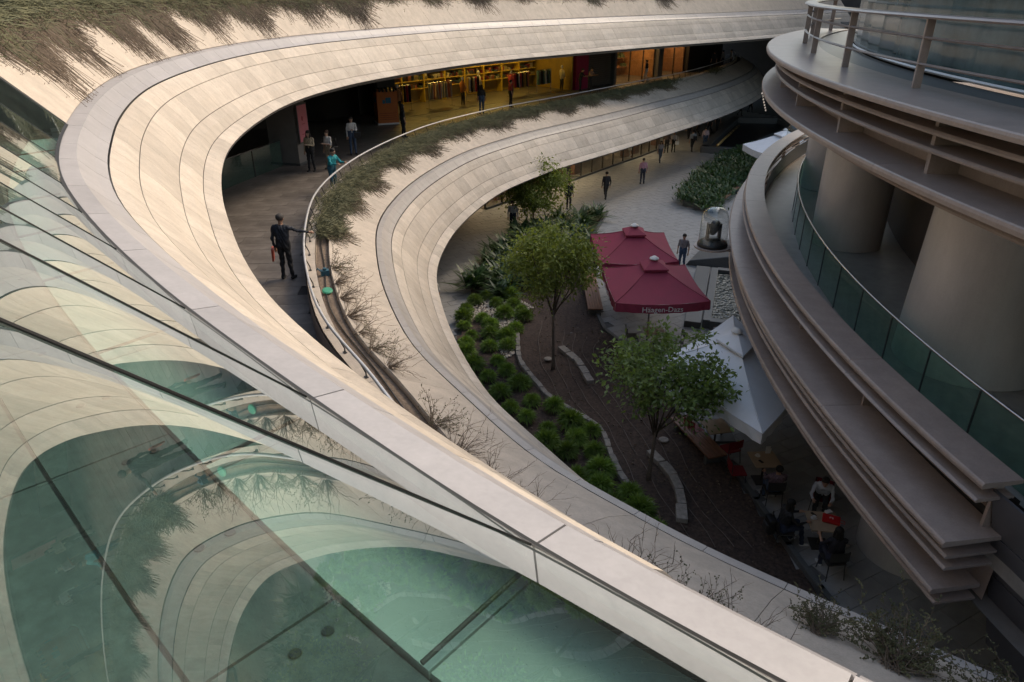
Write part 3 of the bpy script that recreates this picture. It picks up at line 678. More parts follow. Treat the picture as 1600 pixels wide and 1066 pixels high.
pn = sp(sbox(MB(), 18.8, 20.3, -.15, .3, FLB, 8.6), 'x', M_mag, empty('tmp')); bpy.data.objects.remove(bpy.data.objects['tmp']); pn.name = 'magenta_panel'; pn.parent = None
tag(pn, 'tall plain magenta panel between the store and slatted shutter', 'panel')
shu = empty('slatted_shutter', sh(22, .1, FLB), label='dark horizontally slatted shutter beside the magenta panel', cat='shutter')
sp(sbox(MB(), 20.4, 23.6, .2, .3, FLB, 8.6), 'shutter_back', M_dark, shu)
for k in range(22): sp(sbox(MB(), 20.4, 23.6, .1, .2, FLB + .05 + k * .15, FLB + .05 + k * .15 + .11), 'slat', M_shut, shu)
def lit_shop(t0, t1, name, label, warm, wallcol):
    s_ = empty(name, sh((t0 + t1) / 2, 1, FLB), label=label, cat='shop')
    mw = mat('wall_' + name + str(t0), wallcol, .6, .35, 2.2)
    sp(sbox(MB(), t0, t1, 3.2, 3.3, FLB, 8.7), 'back_wall', mw, s_); sp(sbox(MB(), t0, t1, .1, 3.2, FLB, FLB + .03), 'shop_floor', M_shopfloor, s_)
    sp(sbox(MB(), t0 - .1, t0, .2, 3.3, FLB, 8.7), 'side_wall', mw, s_); sp(sbox(MB(), t1, t1 + .1, .2, 3.3, FLB, 8.7), 'side_wall', mw, s_)
    n = max(int((t1 - t0) / 1.6), 2)
    for k in range(n):
        a, b = t0 + (t1 - t0) * k / n, t0 + (t1 - t0) * (k + 1) / n
        sp(sbox(MB(), a + .03, b - .03, .0, .012, FLB + .05, 8.55), 'shop_window', M_shopglass, s_)
        sp(sbox(MB(), a - .03, a + .03, -.03, .05, FLB, 8.6), 'mullion', M_dkmetal, s_)
        sp(sbox(MB(), (a + b) / 2 - .55, (a + b) / 2 + .55, 1.0, 1.35, 8.42, 8.47), 'downlight', warm, s_)
        for q in range(3): sp(sbox(MB(), a + .2, b - .2, 2.7, 3.15, FLB + .7 + q * .75, FLB + .75 + q * .75), 'shelf', M_wood, s_)
        b_ = MB()
        for q in range(16): t_ = rng.uniform(a + .25, b - .4); zz = FLB + .75 + .75 * rng.randrange(3); sbox(b_, t_, t_ + rng.uniform(.1, .3), 2.75, 3.05, zz, zz + rng.uniform(.1, .4))
        sp(b_, 'shelf_goods', goods[(k * 2 + 1) % 7], s_)['kind'] = 'stuff'
lit_shop(24.2, 30.0, 'jewellery_shop', 'amber-lit glass-fronted shop right of the dark shutter', E_warm, (.30, .15, .06))
lit_shop(31.0, 35.0, 'boutique', 'smaller amber-lit shopfront near the far walkway end', E_warm, (.24, .12, .06))
for (t0, t1, c, lab) in ((23.7, 24.0, M_grey, 'grey pier left of the amber shop'), (30.2, 30.9, M_grey, 'grey pier between the two amber-lit shops'), (35.2, 41.5, M_dark, 'dark closed shopfront wall at the far walkway end')):
    o = sbox(MB(), t0, t1, -.2, .5, FLB, 8.6).build('shop_pier', c); tag(o, lab, 'wall')
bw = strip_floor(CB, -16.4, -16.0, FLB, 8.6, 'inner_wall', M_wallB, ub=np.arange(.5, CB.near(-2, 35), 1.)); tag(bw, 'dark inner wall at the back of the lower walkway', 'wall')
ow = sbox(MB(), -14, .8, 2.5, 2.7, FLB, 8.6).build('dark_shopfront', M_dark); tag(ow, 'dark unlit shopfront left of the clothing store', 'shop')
# pillar with pink poster, glass balustrade, kiosk
pil = empty('square_pillar', (-9.75, 31.95, FLB), label='square grey pillar carrying the pink poster', cat='pillar')
M_pil = mat('pillar_grey', (.24, .22, .205), .6, .1, 2)
MB().box((0, 0, 1.7), (1.35, .95, 3.4), R(-14)).build('shaft', M_pil, pil); MB().box((0, 0, .06), (1.41, 1.01, .12), R(-14)).build('plinth', M_grey, pil)
po = empty('pink_poster', (-9.0, 31.75, FLB + 1.0), R(-14), label='framed pink poster on the pillar', cat='poster')
M_pink = mat('pink_print', (.62, .20, .24), .5, .06, 2); M_pink2 = mat('pink_print_dark', (.40, .06, .08), .5, .05, 2)
MB().box((0, 0, .75), (.05, .86, 1.62)).build('frame', M_grey, po); MB().box((.028, 0, .75), (.012, .76, 1.5)).build('sheet', M_pink, po)
MB().ell((.036, -.05, .95), (.004, .08, .1)).box((.036, .02, .72), (.004, .22, .03)).box((.036, -.02, .3), (.004, .3, .025)).build('print', M_pink2, po)
vb = empty('void_balustrade', (-11.0, 27, FLB), label='dark glass balustrade around the escalator void at left', cat='balustrade')
vp = [(-12.5, 21.5), (-11.75, 24.5), (-11.1, 27), (-10.5, 29.3), (-9.95, 31.3)]
for i in range(len(vp) - 1):
    a = Vector((*vp[i], 0)) - Vector((-11, 27, 0)); b = Vector((*vp[i + 1], 0)) - Vector((-11, 27, 0)); d_ = (b - a); an = math.atan2(d_.y, d_.x)
    MB().box(((a.x + b.x) / 2, (a.y + b.y) / 2, .55), (d_.length - .02, .014, 1.04), an).build('glass_pane', M_glassG, vb)
    MB().box((a.x, a.y, .53), (.04, .05, 1.06), an).build('post', M_dkmetal, vb)
MB().tube([(p[0] + 11, p[1] - 27, 1.1) for p in vp], .025, 8).build('handrail', M_chrome, vb, True)
kio = empty('orange_kiosk', (-7.15, 42.3, FLB), R(20), label='square orange printed kiosk with black top on the walkway', cat='kiosk')
kb = MB().box((0, 0, .95), (1.15, 1.15, 1.7)).build('body', M_orange, kio); MB().box((0, 0, .05), (1.22, 1.22, .1)).build('base', M_white, kio)
MB().box((0, 0, 2.55), (1.0, 1.0, 1.1)).build('dark_top', M_black, kio)
M_blue = mat('blue_print', (.03, .16, .28), .5, .1, 4); M_orange2 = mat('orange_band', (.30, .07, .02), .5, .1, 3)
for a in (0, math.pi / 2, math.pi, -math.pi / 2):
    MB().box((.05, -.58, 1.32), (.3, .01, .3)).box((-.2, -.581, 1.25), (.14, .01, .2)).build('blue_picture', M_blue, kb, rot=(0, 0, a))
    for k in range(4): MB().box((0, -.579, .3 + .11 * k), (1.0, .01, .03)).build('stripe', M_orange2, kb, rot=(0, 0, a))
    for k in range(5): MB().ell((-.4 + .2 * k, -.58, 1.85), (.07, .07, .1)).build('topping_ball', M_black, kio, True, rot=(0, 0, a))
MB().box((.2, -.52, 2.75), (.28, .03, .3)).build('green_sign', emit('green_glow', (.03, .6, .08), 1.6), kio)

# ------------------------------------------------------------------ shops at plaza level under the lower fascia
u0, u1 = CB.near(1.2, 40.4), CB.near(16.5, 61)
gs = empty('plaza_shopfront', CB.p((u0 + u1) / 2, -3.6, 0), label='row of lit glass shopfronts under the lower fascia at plaza level', cat='shop')
M_gwall = mat('shop_cream', (.42, .34, .22), .6, .3, 2.5)
us = np.arange(u0, u1, 1.5); E_w2 = emit('shop_lamp', (1.0, .74, .44), 18.0)
for i in range(len(us) - 1):
    a = CB.tan((us[i] + us[i + 1]) / 2); an = math.atan2(a[1], a[0]); um = (us[i] + us[i + 1]) / 2
    dark = i in (8, 9, 10, 11, 14, 15)
    def gp(name, d, z, dim, m, off=0):
        p = CB.p(um + off, d, z); MB().box((p[0] - gs.location.x, p[1] - gs.location.y, z), dim, an).build(name, m, gs)
    gp('shop_window', -3.6, 1.45, (1.42, .012, 2.6), M_shopglass); gp('mullion', -3.6, 1.5, (.06, .1, 2.9), M_dkmetal, -.75); gp('plinth', -3.58, .08, (1.48, .14, .16), M_grey)
    gp('back_wall', -6.2, 1.6, (1.62, .08, 3.2), M_dark if dark else M_gwall); gp('shop_floor', -4.9, .045, (1.6, 2.5, .02), M_shopfloor)
    if not dark:
        gp('ceiling_lamp', -4.5, 3.02, (1.2, .45, .05), E_w2)
        gp('display_table', -4.6, .45, (.8, .5, .8), M_wood); gp('display_goods', -4.6, .98, (.5, .3, .26), goods[i % 7])
        gp('shelf', -6.0, 1.2, (1.3, .35, .05), M_wood); gp('shelf', -6.0, 1.8, (1.3, .35, .05), M_wood); gp('shelf_box', -6.0, 1.35, (.6, .25, .25), goods[(i + 3) % 7], .2); gp('shelf_box', -6.0, 1.95, (.5, .25, .25), goods[(i + 5) % 7], -.2)
for i in (2, 4, 6, 12):
    p = CB.p(us[i] + .7, -4.2, .06)
    mq = empty('window_mannequin', p, math.atan2(*CB.tan(us[i])[::-1]) + R(-90), label='mannequin in the plaza shop window, %s from the tree' % {2: 'first', 4: 'second', 6: 'third', 12: 'farthest'}[i], cat='mannequin', group='window mannequins')
    V = []; F = []; n = 12
    prof = [(.1, .5), (.2, .55), (.15, 1.05), (.19, 1.3), (.17, 1.42), (.05, 1.5), (.05, 1.58)]
    for r_, z in prof:
        for k in range(n): a = 2 * math.pi * k / n; V.append((r_ * math.cos(a), r_ * .6 * math.sin(a), z))
    for q in range(len(prof) - 1):
        for k in range(n): F.append((q * n + k, q * n + (k + 1) % n, (q + 1) * n + (k + 1) % n, (q + 1) * n + k))
    MB().add(V, F).build('dress', gm[['white', 'crimson', 'black', 'cream'][i % 4]].materials[0], mq, True); MB().ell((0, 0, 1.68), (.07, .085, .1)).build('head', M_white, mq, True)
    MB().tube([(0, 0, 0), (0, 0, .6)], .03, 8).lathe([(0, .02), (.2, .02), (.2, 0)], 16).build('stand', M_chrome, mq)
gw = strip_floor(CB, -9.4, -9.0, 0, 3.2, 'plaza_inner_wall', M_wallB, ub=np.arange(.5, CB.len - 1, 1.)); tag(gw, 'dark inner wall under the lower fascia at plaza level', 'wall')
fw = MB().box((36, 96, 6), (60, 1, 14), R(-18)).box((46, 70, 24), (8, 52, 50), R(-25)).build('far_building', M_wallB); tag(fw, 'dark far building closing the end of the plaza, with tower added for shade', 'building')  # tall second block raised out of view to shade plaza and far fascia
rf = MB().box((33, 82, 9.3), (26, 30, .4), R(-30)).build('far_bridge_deck', M_soffit); tag(rf, 'dark bridge deck roofing the far end of the canyon', 'bridge')
E_str = emit('string_lamp', (1, .85, .7), .25)
for k in range(7):
    o = MB().ell((25.2 - .5 * k, 74 - 1.2 * k, 1.2 + .42 * k), (.07, .07, .09)).build('stair_lamp', E_str); tag(o, 'small white lamp in the string rising along the far dark stair', 'lamp', 'string of far stair lamps')

# ------------------------------------------------------------------ plaza: sunken pit, hedge planter, pool, bed
pit = empty('sunken_stair', (20, 66, 0), label='dark sunken opening with granite kerb at the far plaza', cat='stairwell')
MB().prism([(x - 20, y - 66) for x, y in PIT], .01, .04).build('opening', M_black, pit)  # flat black plate painted in place of the pit's shaded depth
for i in range(len(PIT)):
    a, b = Vector(PIT[i]), Vector(PIT[(i + 1) % len(PIT)]); m_ = (a + b) / 2; d_ = b - a
    MB().box((m_.x - 20, m_.y - 66, .28), (d_.length + .5, .7, .55), math.atan2(d_.y, d_.x)).build('kerb', M_grey, pit, bevel=.03)
MB().tube([(16.6 - 20, 58.9 - 66, .72), (20.9 - 20, 68.0 - 66, .72)], .1, 8).build('golden_handrail', mat('brass', (.72, .48, .18), .25, .1, 4, metal=.6), pit, True)

def leaf_clump(seed, n, L, W, spread, up=.8):
    r_ = np.random.default_rng(seed); V = []; F = []
    for _ in range(n):
        a = r_.uniform(0, 6.283); el = r_.uniform(.35, 1.45) * up; l = L * r_.uniform(.6, 1.1); wd = W * r_.uniform(.7, 1.2)
        b = np.array([r_.normal(0, spread), r_.normal(0, spread), r_.uniform(0, .12)])
        d = np.array([math.cos(a) * math.cos(el), math.sin(a) * math.cos(el), math.sin(el)]); s = np.array([-math.sin(a), math.cos(a), 0]) * wd
        m = b + d * l * .55; t = b + d * l + np.array([math.cos(a), math.sin(a), -.6]) * l * .22; k = len(V)
        V += [b, m + s, m - s, t]; F += [(k, k + 1, k + 2), (k + 1, k + 3, k + 2)]
    return pyd(V, F)
clumps = [leaf_clump(10 + i, 70, .85, .055, .12) for i in range(3)]
for c in clumps: c.materials.append(M_leaf_d)
hedgec = [leaf_clump(20 + i, 190, .36, .045, .26, .95) for i in range(3)]
for c in hedgec: c.materials.append(M_leaf_d)
hp = empty('hedge_planter', (15, 50, 0), label='long low dark-kerbed planter holding the evergreen hedge', cat='planter')
MB().prism([(x - 15, y - 50) for x, y in HEDGE], .02, .3).build('soil', M_soil, hp)
for i in range(len(HEDGE)):
    a, b = Vector(HEDGE[i]), Vector(HEDGE[(i + 1) % len(HEDGE)]); m_ = (a + b) / 2; d_ = b - a
    MB().box((m_.x - 15, m_.y - 50, .21), (d_.length + .12, .16, .42), math.atan2(d_.y, d_.x)).build('kerb', M_grey, hp)
k = 0
pts = []
while len(pts) < 84:
    x, y = rng.uniform(10.5, 20.5), rng.uniform(42, 60.5)
    if in_poly(x, y, HEDGE) and (all((x - a) ** 2 + (y - b) ** 2 > .4 for a, b in pts) or k > 4000): pts.append((x, y))
    k += 1
for i, (x, y) in enumerate(pts):
    o = link('hedge_shrub', hedgec[i % 3], None, None, (x, y, .28), (0, 0, rng.uniform(0, 6.3)), (rng.uniform(1.15, 1.5),) * 2 + (rng.uniform(1.3, 1.7),))
    w_ = 'at the near end of the kerbed hedge' if y < 46.5 else ('beside the hedge benches' if y < 52.5 else 'at the far end of the kerbed hedge')
    tag(o, 'dark glossy evergreen shrub ' + w_, 'shrub', 'hedge shrubs ' + w_)
def bench(name, p, q, wd, label, n=6):
    a, b = Vector(p), Vector(q); d_ = b - a; o = empty(name, (*(a + d_ / 2), 0), math.atan2(d_.y, d_.x), label=label, cat='bench', group='timber benches')
    for k in range(n): MB().box((0, -wd / 2 + wd * (k + .5) / n, .44), (d_.length, wd / n - .012, .05)).build('slat', M_wood, o)
    for s in (-1, 1): MB().box((s * (d_.length / 2 - .25), 0, .22), (.12, wd * .8, .38)).build('leg', M_grey, o)
bench('timber_bench', (3.5, 30.9), (3.4, 26.7), .62, 'timber bench beside the maroon umbrellas and soil bed')
bench('timber_bench', (5.1, 18.6), (5.75, 16.5), .6, 'timber bench at the edge of the bed under the white umbrella')
bench('timber_bench', (12.9, 43.9), (14.6, 46.7), .75, 'brown timber bench set against the near end of the hedge')
bench('timber_bench', (16.9, 50.4), (18.2, 52.8), .75, 'brown timber bench farther along the hedge, half hidden by the ring')
bd = empty('garden_bed', (2, 22, 0)); bd['kind'] = 'structure'
MB().prism([(x - 2, y - 22) for x, y in BED], .0, .02).build('kerb_base', M_grey, bd)
cen = np.mean(BED, axis=0); 
V = []; F = []; G = 70
xs, ys = np.linspace(-2.4, 7.8, G), np.linspace(8.8, 42.2, 150); idx = {}
for j, yy in enumerate(ys):
    for i, xx in enumerate(xs):
        if in_poly(xx, yy, BED):
            idx[(i, j)] = len(V); V.append((xx - 2, yy - 22, .1 + .05 * math.sin(xx * 2.1) * math.sin(yy * 1.3) + nr.normal(0, .022)))
for (i, j) in list(idx):
    q = [(i, j), (i + 1, j), (i + 1, j + 1), (i, j + 1)]
    if all(t in idx for t in q): F.append(tuple(idx[t] for t in q))
MB().add(V, F).build('bed_soil', M_soil, bd, True)
for i in range(6, 18):
    a, b = Vector(BED[i]), Vector(BED[i + 1]); m_ = (a + b) / 2; d_ = b - a
    MB().box((m_.x - 2, m_.y - 22, .1), (d_.length + .1, .14, .2), math.atan2(d_.y, d_.x)).build('kerb_stone', M_grey, bd)
# crumbs of soil and fallen bits
b = MB()
for _ in range(900):
    x, y = rng.uniform(.2, 6.3), rng.uniform(12, 28)
    if in_poly(x, y, BED): s = rng.uniform(.015, .05); b.box((x, y, .14), (s, s * rng.uniform(.6, 1.4), s * .7), rng.uniform(0, 3), rx=rng.uniform(-.5, .5))
tag(b.build('soil_litter', mat('litter', (.12, .09, .065), .9, .6, .7)), 'scattered bark chips and pale bits lying on the bed soil', 'mulch', kind='stuff')
PEB = [(-1.9, 27.8), (-1.2, 28.5), (.4, 28.3), (.95, 27.5), (.3, 26.6), (.15, 25.0), (.1, 23.4), (-.3, 22.8), (-.6, 24.5), (-.5, 26.0), (-1.2, 26.8), (-1.9, 26.0)]
b = MB(); cnt = 0
while cnt < 1500:
    x, y = rng.uniform(-2, 1), rng.uniform(22.5, 28.6)
    if in_poly(x, y, PEB): s = rng.uniform(.03, .075); b.box((x, y, .15), (s, s * rng.uniform(.7, 1.2), s * .7), rng.uniform(0, 3), rx=rng.uniform(-.6, .6), ry=rng.uniform(-.6, .6)); cnt += 1
tag(b.build('pebble_band', M_pebble), 'band of pale pebbles curving between shrubs and soil', 'pebbles', kind='stuff')
def stones(name, pts, label, wd=.22, L=.42):
    c = catmull(pts, .05); s = np.r_[0, np.cumsum(np.hypot(*np.diff(c, axis=0).T))]; o = empty(name, (pts[0][0], pts[0][1], .1), label=label, cat='edging', group='stone edgings in the bed')
    for u in np.arange(L / 2, s[-1], L):
        x, y = np.interp(u, s, c[:, 0]), np.interp(u, s, c[:, 1]); x2, y2 = np.interp(u + .1, s, c[:, 0]), np.interp(u + .1, s, c[:, 1])
        MB().box((0, 0, 0), (L - .03, wd * rng.uniform(.85, 1.1), .16)).build('stone', M_rock, o, bevel=.02, loc=(x - pts[0][0], y - pts[0][1], .07 + rng.uniform(0, .03)), rot=(0, 0, math.atan2(y2 - y, x2 - x) + rng.uniform(-.06, .06)))
stones('stone_edging', [(1.8, 23.75), (2.35, 22.6), (2.65, 21.2), (2.7, 20.9)], 'short arc of pale edging stones right of the middle tree', .26, .55)
stones('stone_edging', [(3.95, 17.1), (4.33, 16.2), (4.43, 15.2), (4.25, 14.1)], 'curved row of pale edging stones beside the nearest tree', .26, .62)
stones('stone_edging', [(.22, 25.0), (.28, 22.8), (.77, 21.3), (1.26, 20.1), (1.84, 19.4), (2.65, 18.3), (2.85, 16.9), (3.05, 15.75), (3.6, 14.7)], 'long low stone edging between round shrubs and soil', .16, .4)
for i in range(7):
    x0 = .9 + i * .42
    c = catmull([(x0 + .3, 26.2 - .35 * i), (x0 + .1 + .1 * math.sin(i), 23.5), (x0 + .55, 20.8), (x0 + 1.25, 18.2), (x0 + 1.75 + .1 * math.sin(2 * i), 15.4), (x0 + 2.3, 13.2)], .2)
    o = MB().tube([(x + .03 * math.sin(3 * y + i), y, .13 + .05 * math.sin(x * 2.1) * math.sin(y * 1.3)) for x, y in c], .011, 5).build('drip_hose', mat('hose_brown', (.13, .10, .085), .6, .2, 3), None, True); tag(o, 'thin brown drip hose snaking down the soil bed', 'hose', 'drip hoses on the soil')
M_lid = mat('green_lid', (.05, .30, .17), .45, .1, 4)
for p, m, lab in (((-.24, 24.4, .15), M_lid, 'round green valve lid on the pebble band'), ((1.3, 22.9, .16), M_rock, 'round grey valve lid left of the middle tree trunk'), ((4.5, 17.75, .16), M_rock, 'small round pale lamp lid in the soil near the bench')):
    o = MB().lathe([(0, .03), (.13, .03), (.15, .015), (.15, 0)], 20).build('valve_lid', m, None, loc=p); tag(o, lab, 'lid')
c = CB.p(CB.near(-3.0, 16.0), -1.5, ZB + .68); o = MB().lathe([(0, .04), (.1, .035), (.125, .015), (.125, 0)], 20).build('valve_lid', M_lid, None, loc=c, rot=(R(14), R(8), 0)); tag(o, 'green lid lying tilted in the walkway soil trough', 'lid')
o = MB().box((0, 0, .07), (.2, .15, .14), .4).tube([(-.1, 0, .1), (-.2, .1, .14), (-.28, .05, .05)], .02).lathe([(0, .2), (.05, .19), (.05, .1)], 10).build('irrigation_valve', mat('valve_blue', (.03, .10, .14), .5, .2, 5), None, loc=CB.p(CB.near(-3.3, 17.2), -1.46, ZB + .61)); tag(o, 'small blue irrigation valve in the walkway soil trough', 'valve')
# pool and stone wedge
pool = empty('fountain_pool', (9.3, 28.5, 0), label='narrow dark-rimmed fountain pool with rippled water', cat='fountain')
ang = math.atan2(31.34 - 26.16, 10.35 - 8.75)
def pl(x, y, z, dx, dy, dz, m, nm, bv=.02): MB().box((0, 0, 0), (dx, dy, dz)).build(nm, m, pool, bevel=bv, loc=(math.cos(ang) * x - math.sin(ang) * y, math.sin(ang) * x + math.cos(ang) * y, z), rot=(0, 0, ang))
for s in (-1, 1): pl(.0, s * .72, .2, 6.2, .32, .4, M_grey, 'rim')
for s in (-1, 1): pl(s * 3.0, 0, .2, .35, 1.2, .4, M_grey, 'rim')
pl(.1, 1.25, .16, 6.6, .65, .28, M_grey, 'side_slab')
wm = bpy.data.materials.new('pool_water'); wm.use_nodes = True; n = wm.node_tree.nodes; l = wm.node_tree.links; bb = n['Principled BSDF']
bb.inputs['Base Color'].default_value = (.022, .035, .03, 1); bb.inputs['Roughness'].default_value = .06
wv = n.new('ShaderNodeTexNoise'); wv.inputs['Scale'].default_value = 5.5; wv.inputs['Detail'].default_value = 2; bp = n.new('ShaderNodeBump'); bp.inputs['Strength'].default_value = 1.0; bp.inputs['Distance'].default_value = .09
tcw = n.new('ShaderNodeTexCoord'); l.new(tcw.outputs['Object'], wv.inputs['Vector']); l.new(wv.outputs[0], bp.inputs['Height']); l.new(bp.outputs[0], bb.inputs['Normal'])
pl(0, 0, .2, 5.8, 1.2, .12, wm, 'water', 0)
o = MB().box((0, 0, 0), (.12, .1, .01)).build('paper_scrap', M_white, None, loc=(8.45, 27.9, .32), rot=(0, 0, .7)); tag(o, 'small white paper scrap on the pool side slab', 'paper')
wd = MB(); wd.add([(8.45, 33.0, .03), (9.9, 35.3, .03), (12.2, 35.0, .03), (11.6, 31.9, .03), (8.6, 32.9, .3), (9.95, 35.0, .5), (12.2, 34.8, .95), (11.5, 32.0, .95)], [(0, 1, 2, 3), (4, 5, 6, 7), (0, 1, 5, 4), (1, 2, 6, 5), (2, 3, 7, 6), (3, 0, 4, 7)])
tag(wd.build('stone_wedge', M_grey, bevel=.05), 'tilted grey stone wedge at the head of the fountain pool', 'stone')
E2 = MB().box((0, 0, 0), (2.2, 1.1, .5)).build('stone_block', mat('grey_block', (.22, .225, .22), .5, .15, 5), None, bevel=.06, loc=(8.9, 24.6, .25), rot=(0, 0, R(12))); tag(E2, 'low rounded grey stone block behind the white umbrella', 'stone')

# ------------------------------------------------------------------ umbrellas
def umbrella(name, corners, zc, peak, m, label, valance=.32, text=None, vent=True, drop_text_side=0, grp=None):
    c = np.mean(corners, axis=0); px, py, pz = peak if peak else (c[0], c[1], zc + .85)
    o = empty(name, (px, py, 0), label=label, cat='umbrella'); 
    if grp: o['group'] = grp
    C4 = [np.array([x - px, y - py, zc]) for x, y in corners]; top = np.array([0, 0, pz]); V = []; F = []; N = 9
    for i in range(4):                                   # each gore: grid from edge to apex, sagging slightly
        a, b = C4[i], C4[(i + 1) % 4]; k = len(V)
        for r_ in range(N):
            f = r_ / (N - 1) * .86
            for s_ in range(N):
                e = a + (b - a) * s_ / (N - 1); p = e + (top - e) * f; p = p.copy(); p[2] -= .11 * math.sin(math.pi * s_ / (N - 1)) * (1 - f) + .012 * math.sin(s_ * 2.9 + r_ * 1.7 + i)  * math.sin(math.pi * s_ / (N - 1)) + .05 * math.sin(math.pi * f / .86) 
                V.append(p)
        for r_ in range(N - 1):
            for s_ in range(N - 1): F.append((k + r_ * N + s_, k + r_ * N + s_ + 1, k + (r_ + 1) * N + s_ + 1, k + (r_ + 1) * N + s_))
    MB().add(V, F).build('canopy', m, o, True)
    for i in range(4):
        a, b = C4[i], C4[(i + 1) % 4]; V = []; F = []; n_ = 17
        out = np.cross(b - a, (0, 0, 1)); out /= np.linalg.norm(out)
        if out @ ((a + b) / 2 * np.array([1, 1, 0])) < 0: out = -out
        for s_ in range(n_):
            e = a + (b - a) * s_ / (n_ - 1); sag = .11 * math.sin(math.pi * s_ / (n_ - 1)); w_ = .022 * math.sin(s_ * 2.4 + i)
            V += [e - np.array([0, 0, sag]) + out * .008, e - np.array([0, 0, sag + valance]) + out * (.012 + w_)]
        for s_ in range(n_ - 1): F.append((2 * s_, 2 * s_ + 1, 2 * s_ + 3, 2 * s_ + 2))
        v = MB().add(V, F).build('valance', m, o)
        if text and i in text[1]:
            t_ = textmesh(text[0], text[2]); d = (b - a) / np.linalg.norm(b - a)
            if np.cross(d, (0, 0, 1)) @ out < 0: d = -d
            X = Vector(d); Z = Vector(out); Y = Z.cross(X); 
            if Y.z < 0: X = -X; Y = Z.cross(X)
            q = Matrix((X, Y, Z)).transposed().to_quaternion(); lo = link('lettering', t_, M_white, v); mid = (a + b) / 2
            lo.rotation_euler = q.to_euler(); lo.location = Vector(mid) + Vector(out) * .045 - Vector((0, 0, .11 + valance * .52))
    if vent:
        V = [np.array([0, 0, pz + .16])]; F = []
        for i in range(4): q = C4[i] * .27; V.append(np.array([q[0], q[1], pz - .1])); V.append(np.array([q[0], q[1], pz - .16]))
        for i in range(4): j = (i + 1) % 4; F += [(0, 1 + 2 * i, 1 + 2 * j), (1 + 2 * i, 2 + 2 * i, 2 + 2 * j, 1 + 2 * j)]
        MB().add(V, F).build('vent_cap', m, o)
    MB().lathe([(0, .15), (.05, .13), (.16, .06), (.17, .03), (.1, 0)], 18, (0, 0, pz + .12)).build('finial', M_white, o, True)
    MB().tube([(0, 0, .0), (0, 0, pz + .1)], .035, 10).build('pole', M_chrome, o, True)
    MB().box((0, 0, .06), (.7, .7, .1)).build('base', M_grey, o)
    for i in range(4):
        MB().tube([(0, 0, pz - .1), C4[i] - np.array([0, 0, .02])], .015, 6).build('rib', M_dkmetal, o)
        a = C4[i]; MB().tube([a + (top - a) * f - np.array([0, 0, .05 * math.sin(math.pi * min(f / .86, 1)) - .006]) for f in np.linspace(0, .84, 9)], .014, 6).build('seam', m, o, True)
    return o
M_maroon = mat('maroon_canvas', (.27, .032, .066), .75, .10, 3, bump=.1, bscale=20); M_canvas = mat('white_canvas', (.76, .77, .79), .75, .05, 2, bump=.08, bscale=15)
umbrella('cafe_umbrella', [(3.5, 22.3), (6.75, 22.45), (6.65, 26.0), (3.45, 25.7)], 2.62, (5.05, 24.1, 3.4), M_maroon, 'maroon square cafe umbrella, the nearer of two, white lettering on valance', text=('Häagen-Dazs', (0, 3), .27), grp='maroon cafe umbrellas')
umbrella('cafe_umbrella', [(3.45, 26.25), (6.5, 26.4), (6.6, 30.0), (3.4, 29.8)], 2.62, (4.95, 28.0, 3.4), M_maroon, 'maroon square cafe umbrella, the farther of two, partly behind the other', text=('Häagen-Dazs', (0, 3), .27), grp='maroon cafe umbrellas')
umbrella('cafe_umbrella', [(6.0, 14.4), (8.3, 17.4), (7.2, 21.3), (4.3, 18.3)], 2.6, (6.3, 18.1, 3.4), M_canvas, 'large white cafe umbrella beside the nearest tree', valance=.3)
umbrella('cafe_umbrella', [(15.8, 49.9), (16.5, 46.4), (21.0, 48.0), (20.4, 54.0)], 2.55, None, M_canvas, 'white umbrella canopy far off behind the ring coping', valance=.4)

# ------------------------------------------------------------------ projector domes on brackets
def dome(x, y, zb, label, s=1.0):
    o = empty('projector_dome', (x, y, zb), label=label, cat='projector', group='projectors under glass domes')
    MB().lathe([(.0, 1.36), (.2, 1.34), (.36, 1.24), (.44, 1.06), (.47, .8), (.48, .1), (.49, .02)], 36).build('glass_dome', M_clear, o, True, scale=(s,) * 3)
    MB().lathe([(0, .0), (.5, .0), (.52, .05), (.5, .12), (.42, .16), (.40, .2), (0, .2)], 36).build('base', M_black, o, True, scale=(s,) * 3)
    MB().box((-.2, 0, .5), (.08, .22, .62)).box((.2, 0, .5), (.08, .22, .62)).box((0, 0, .25), (.48, .26, .1)).build('yoke', M_black, o, bevel=.02, scale=(s,) * 3)
    MB().lathe([(0, -.26), (.12, -.26), (.16, -.12), (.16, .16), (.13, .22), (0, .23)], 20).build('projector_head', M_black, o, True, loc=(0, 0, .66 * s), rot=(R(25), 0, .3), scale=(s,) * 3)
    dx = RC - np.array([x, y]); dx /= np.linalg.norm(dx); an = math.atan2(dx[1], dx[0])
    for k in (-.18, .18): MB().box((dx[0] * .75 - dx[1] * k, dx[1] * .75 + dx[0] * k, -.05), (1.4, .07, .08), an).build('bracket_arm', M_taupe, o)
    MB().lathe([(0, 0), (.55, 0), (.55, -.05), (0, -.05)], 30).build('tray', M_taupe, o)
dome(6.25, 21.4, 4.95, 'black moving-head projector under a clear dome beside the ring ledge', .9)
dome(14.0, 36.2, 5.0, 'second domed projector farther off above the white canopy', .9)
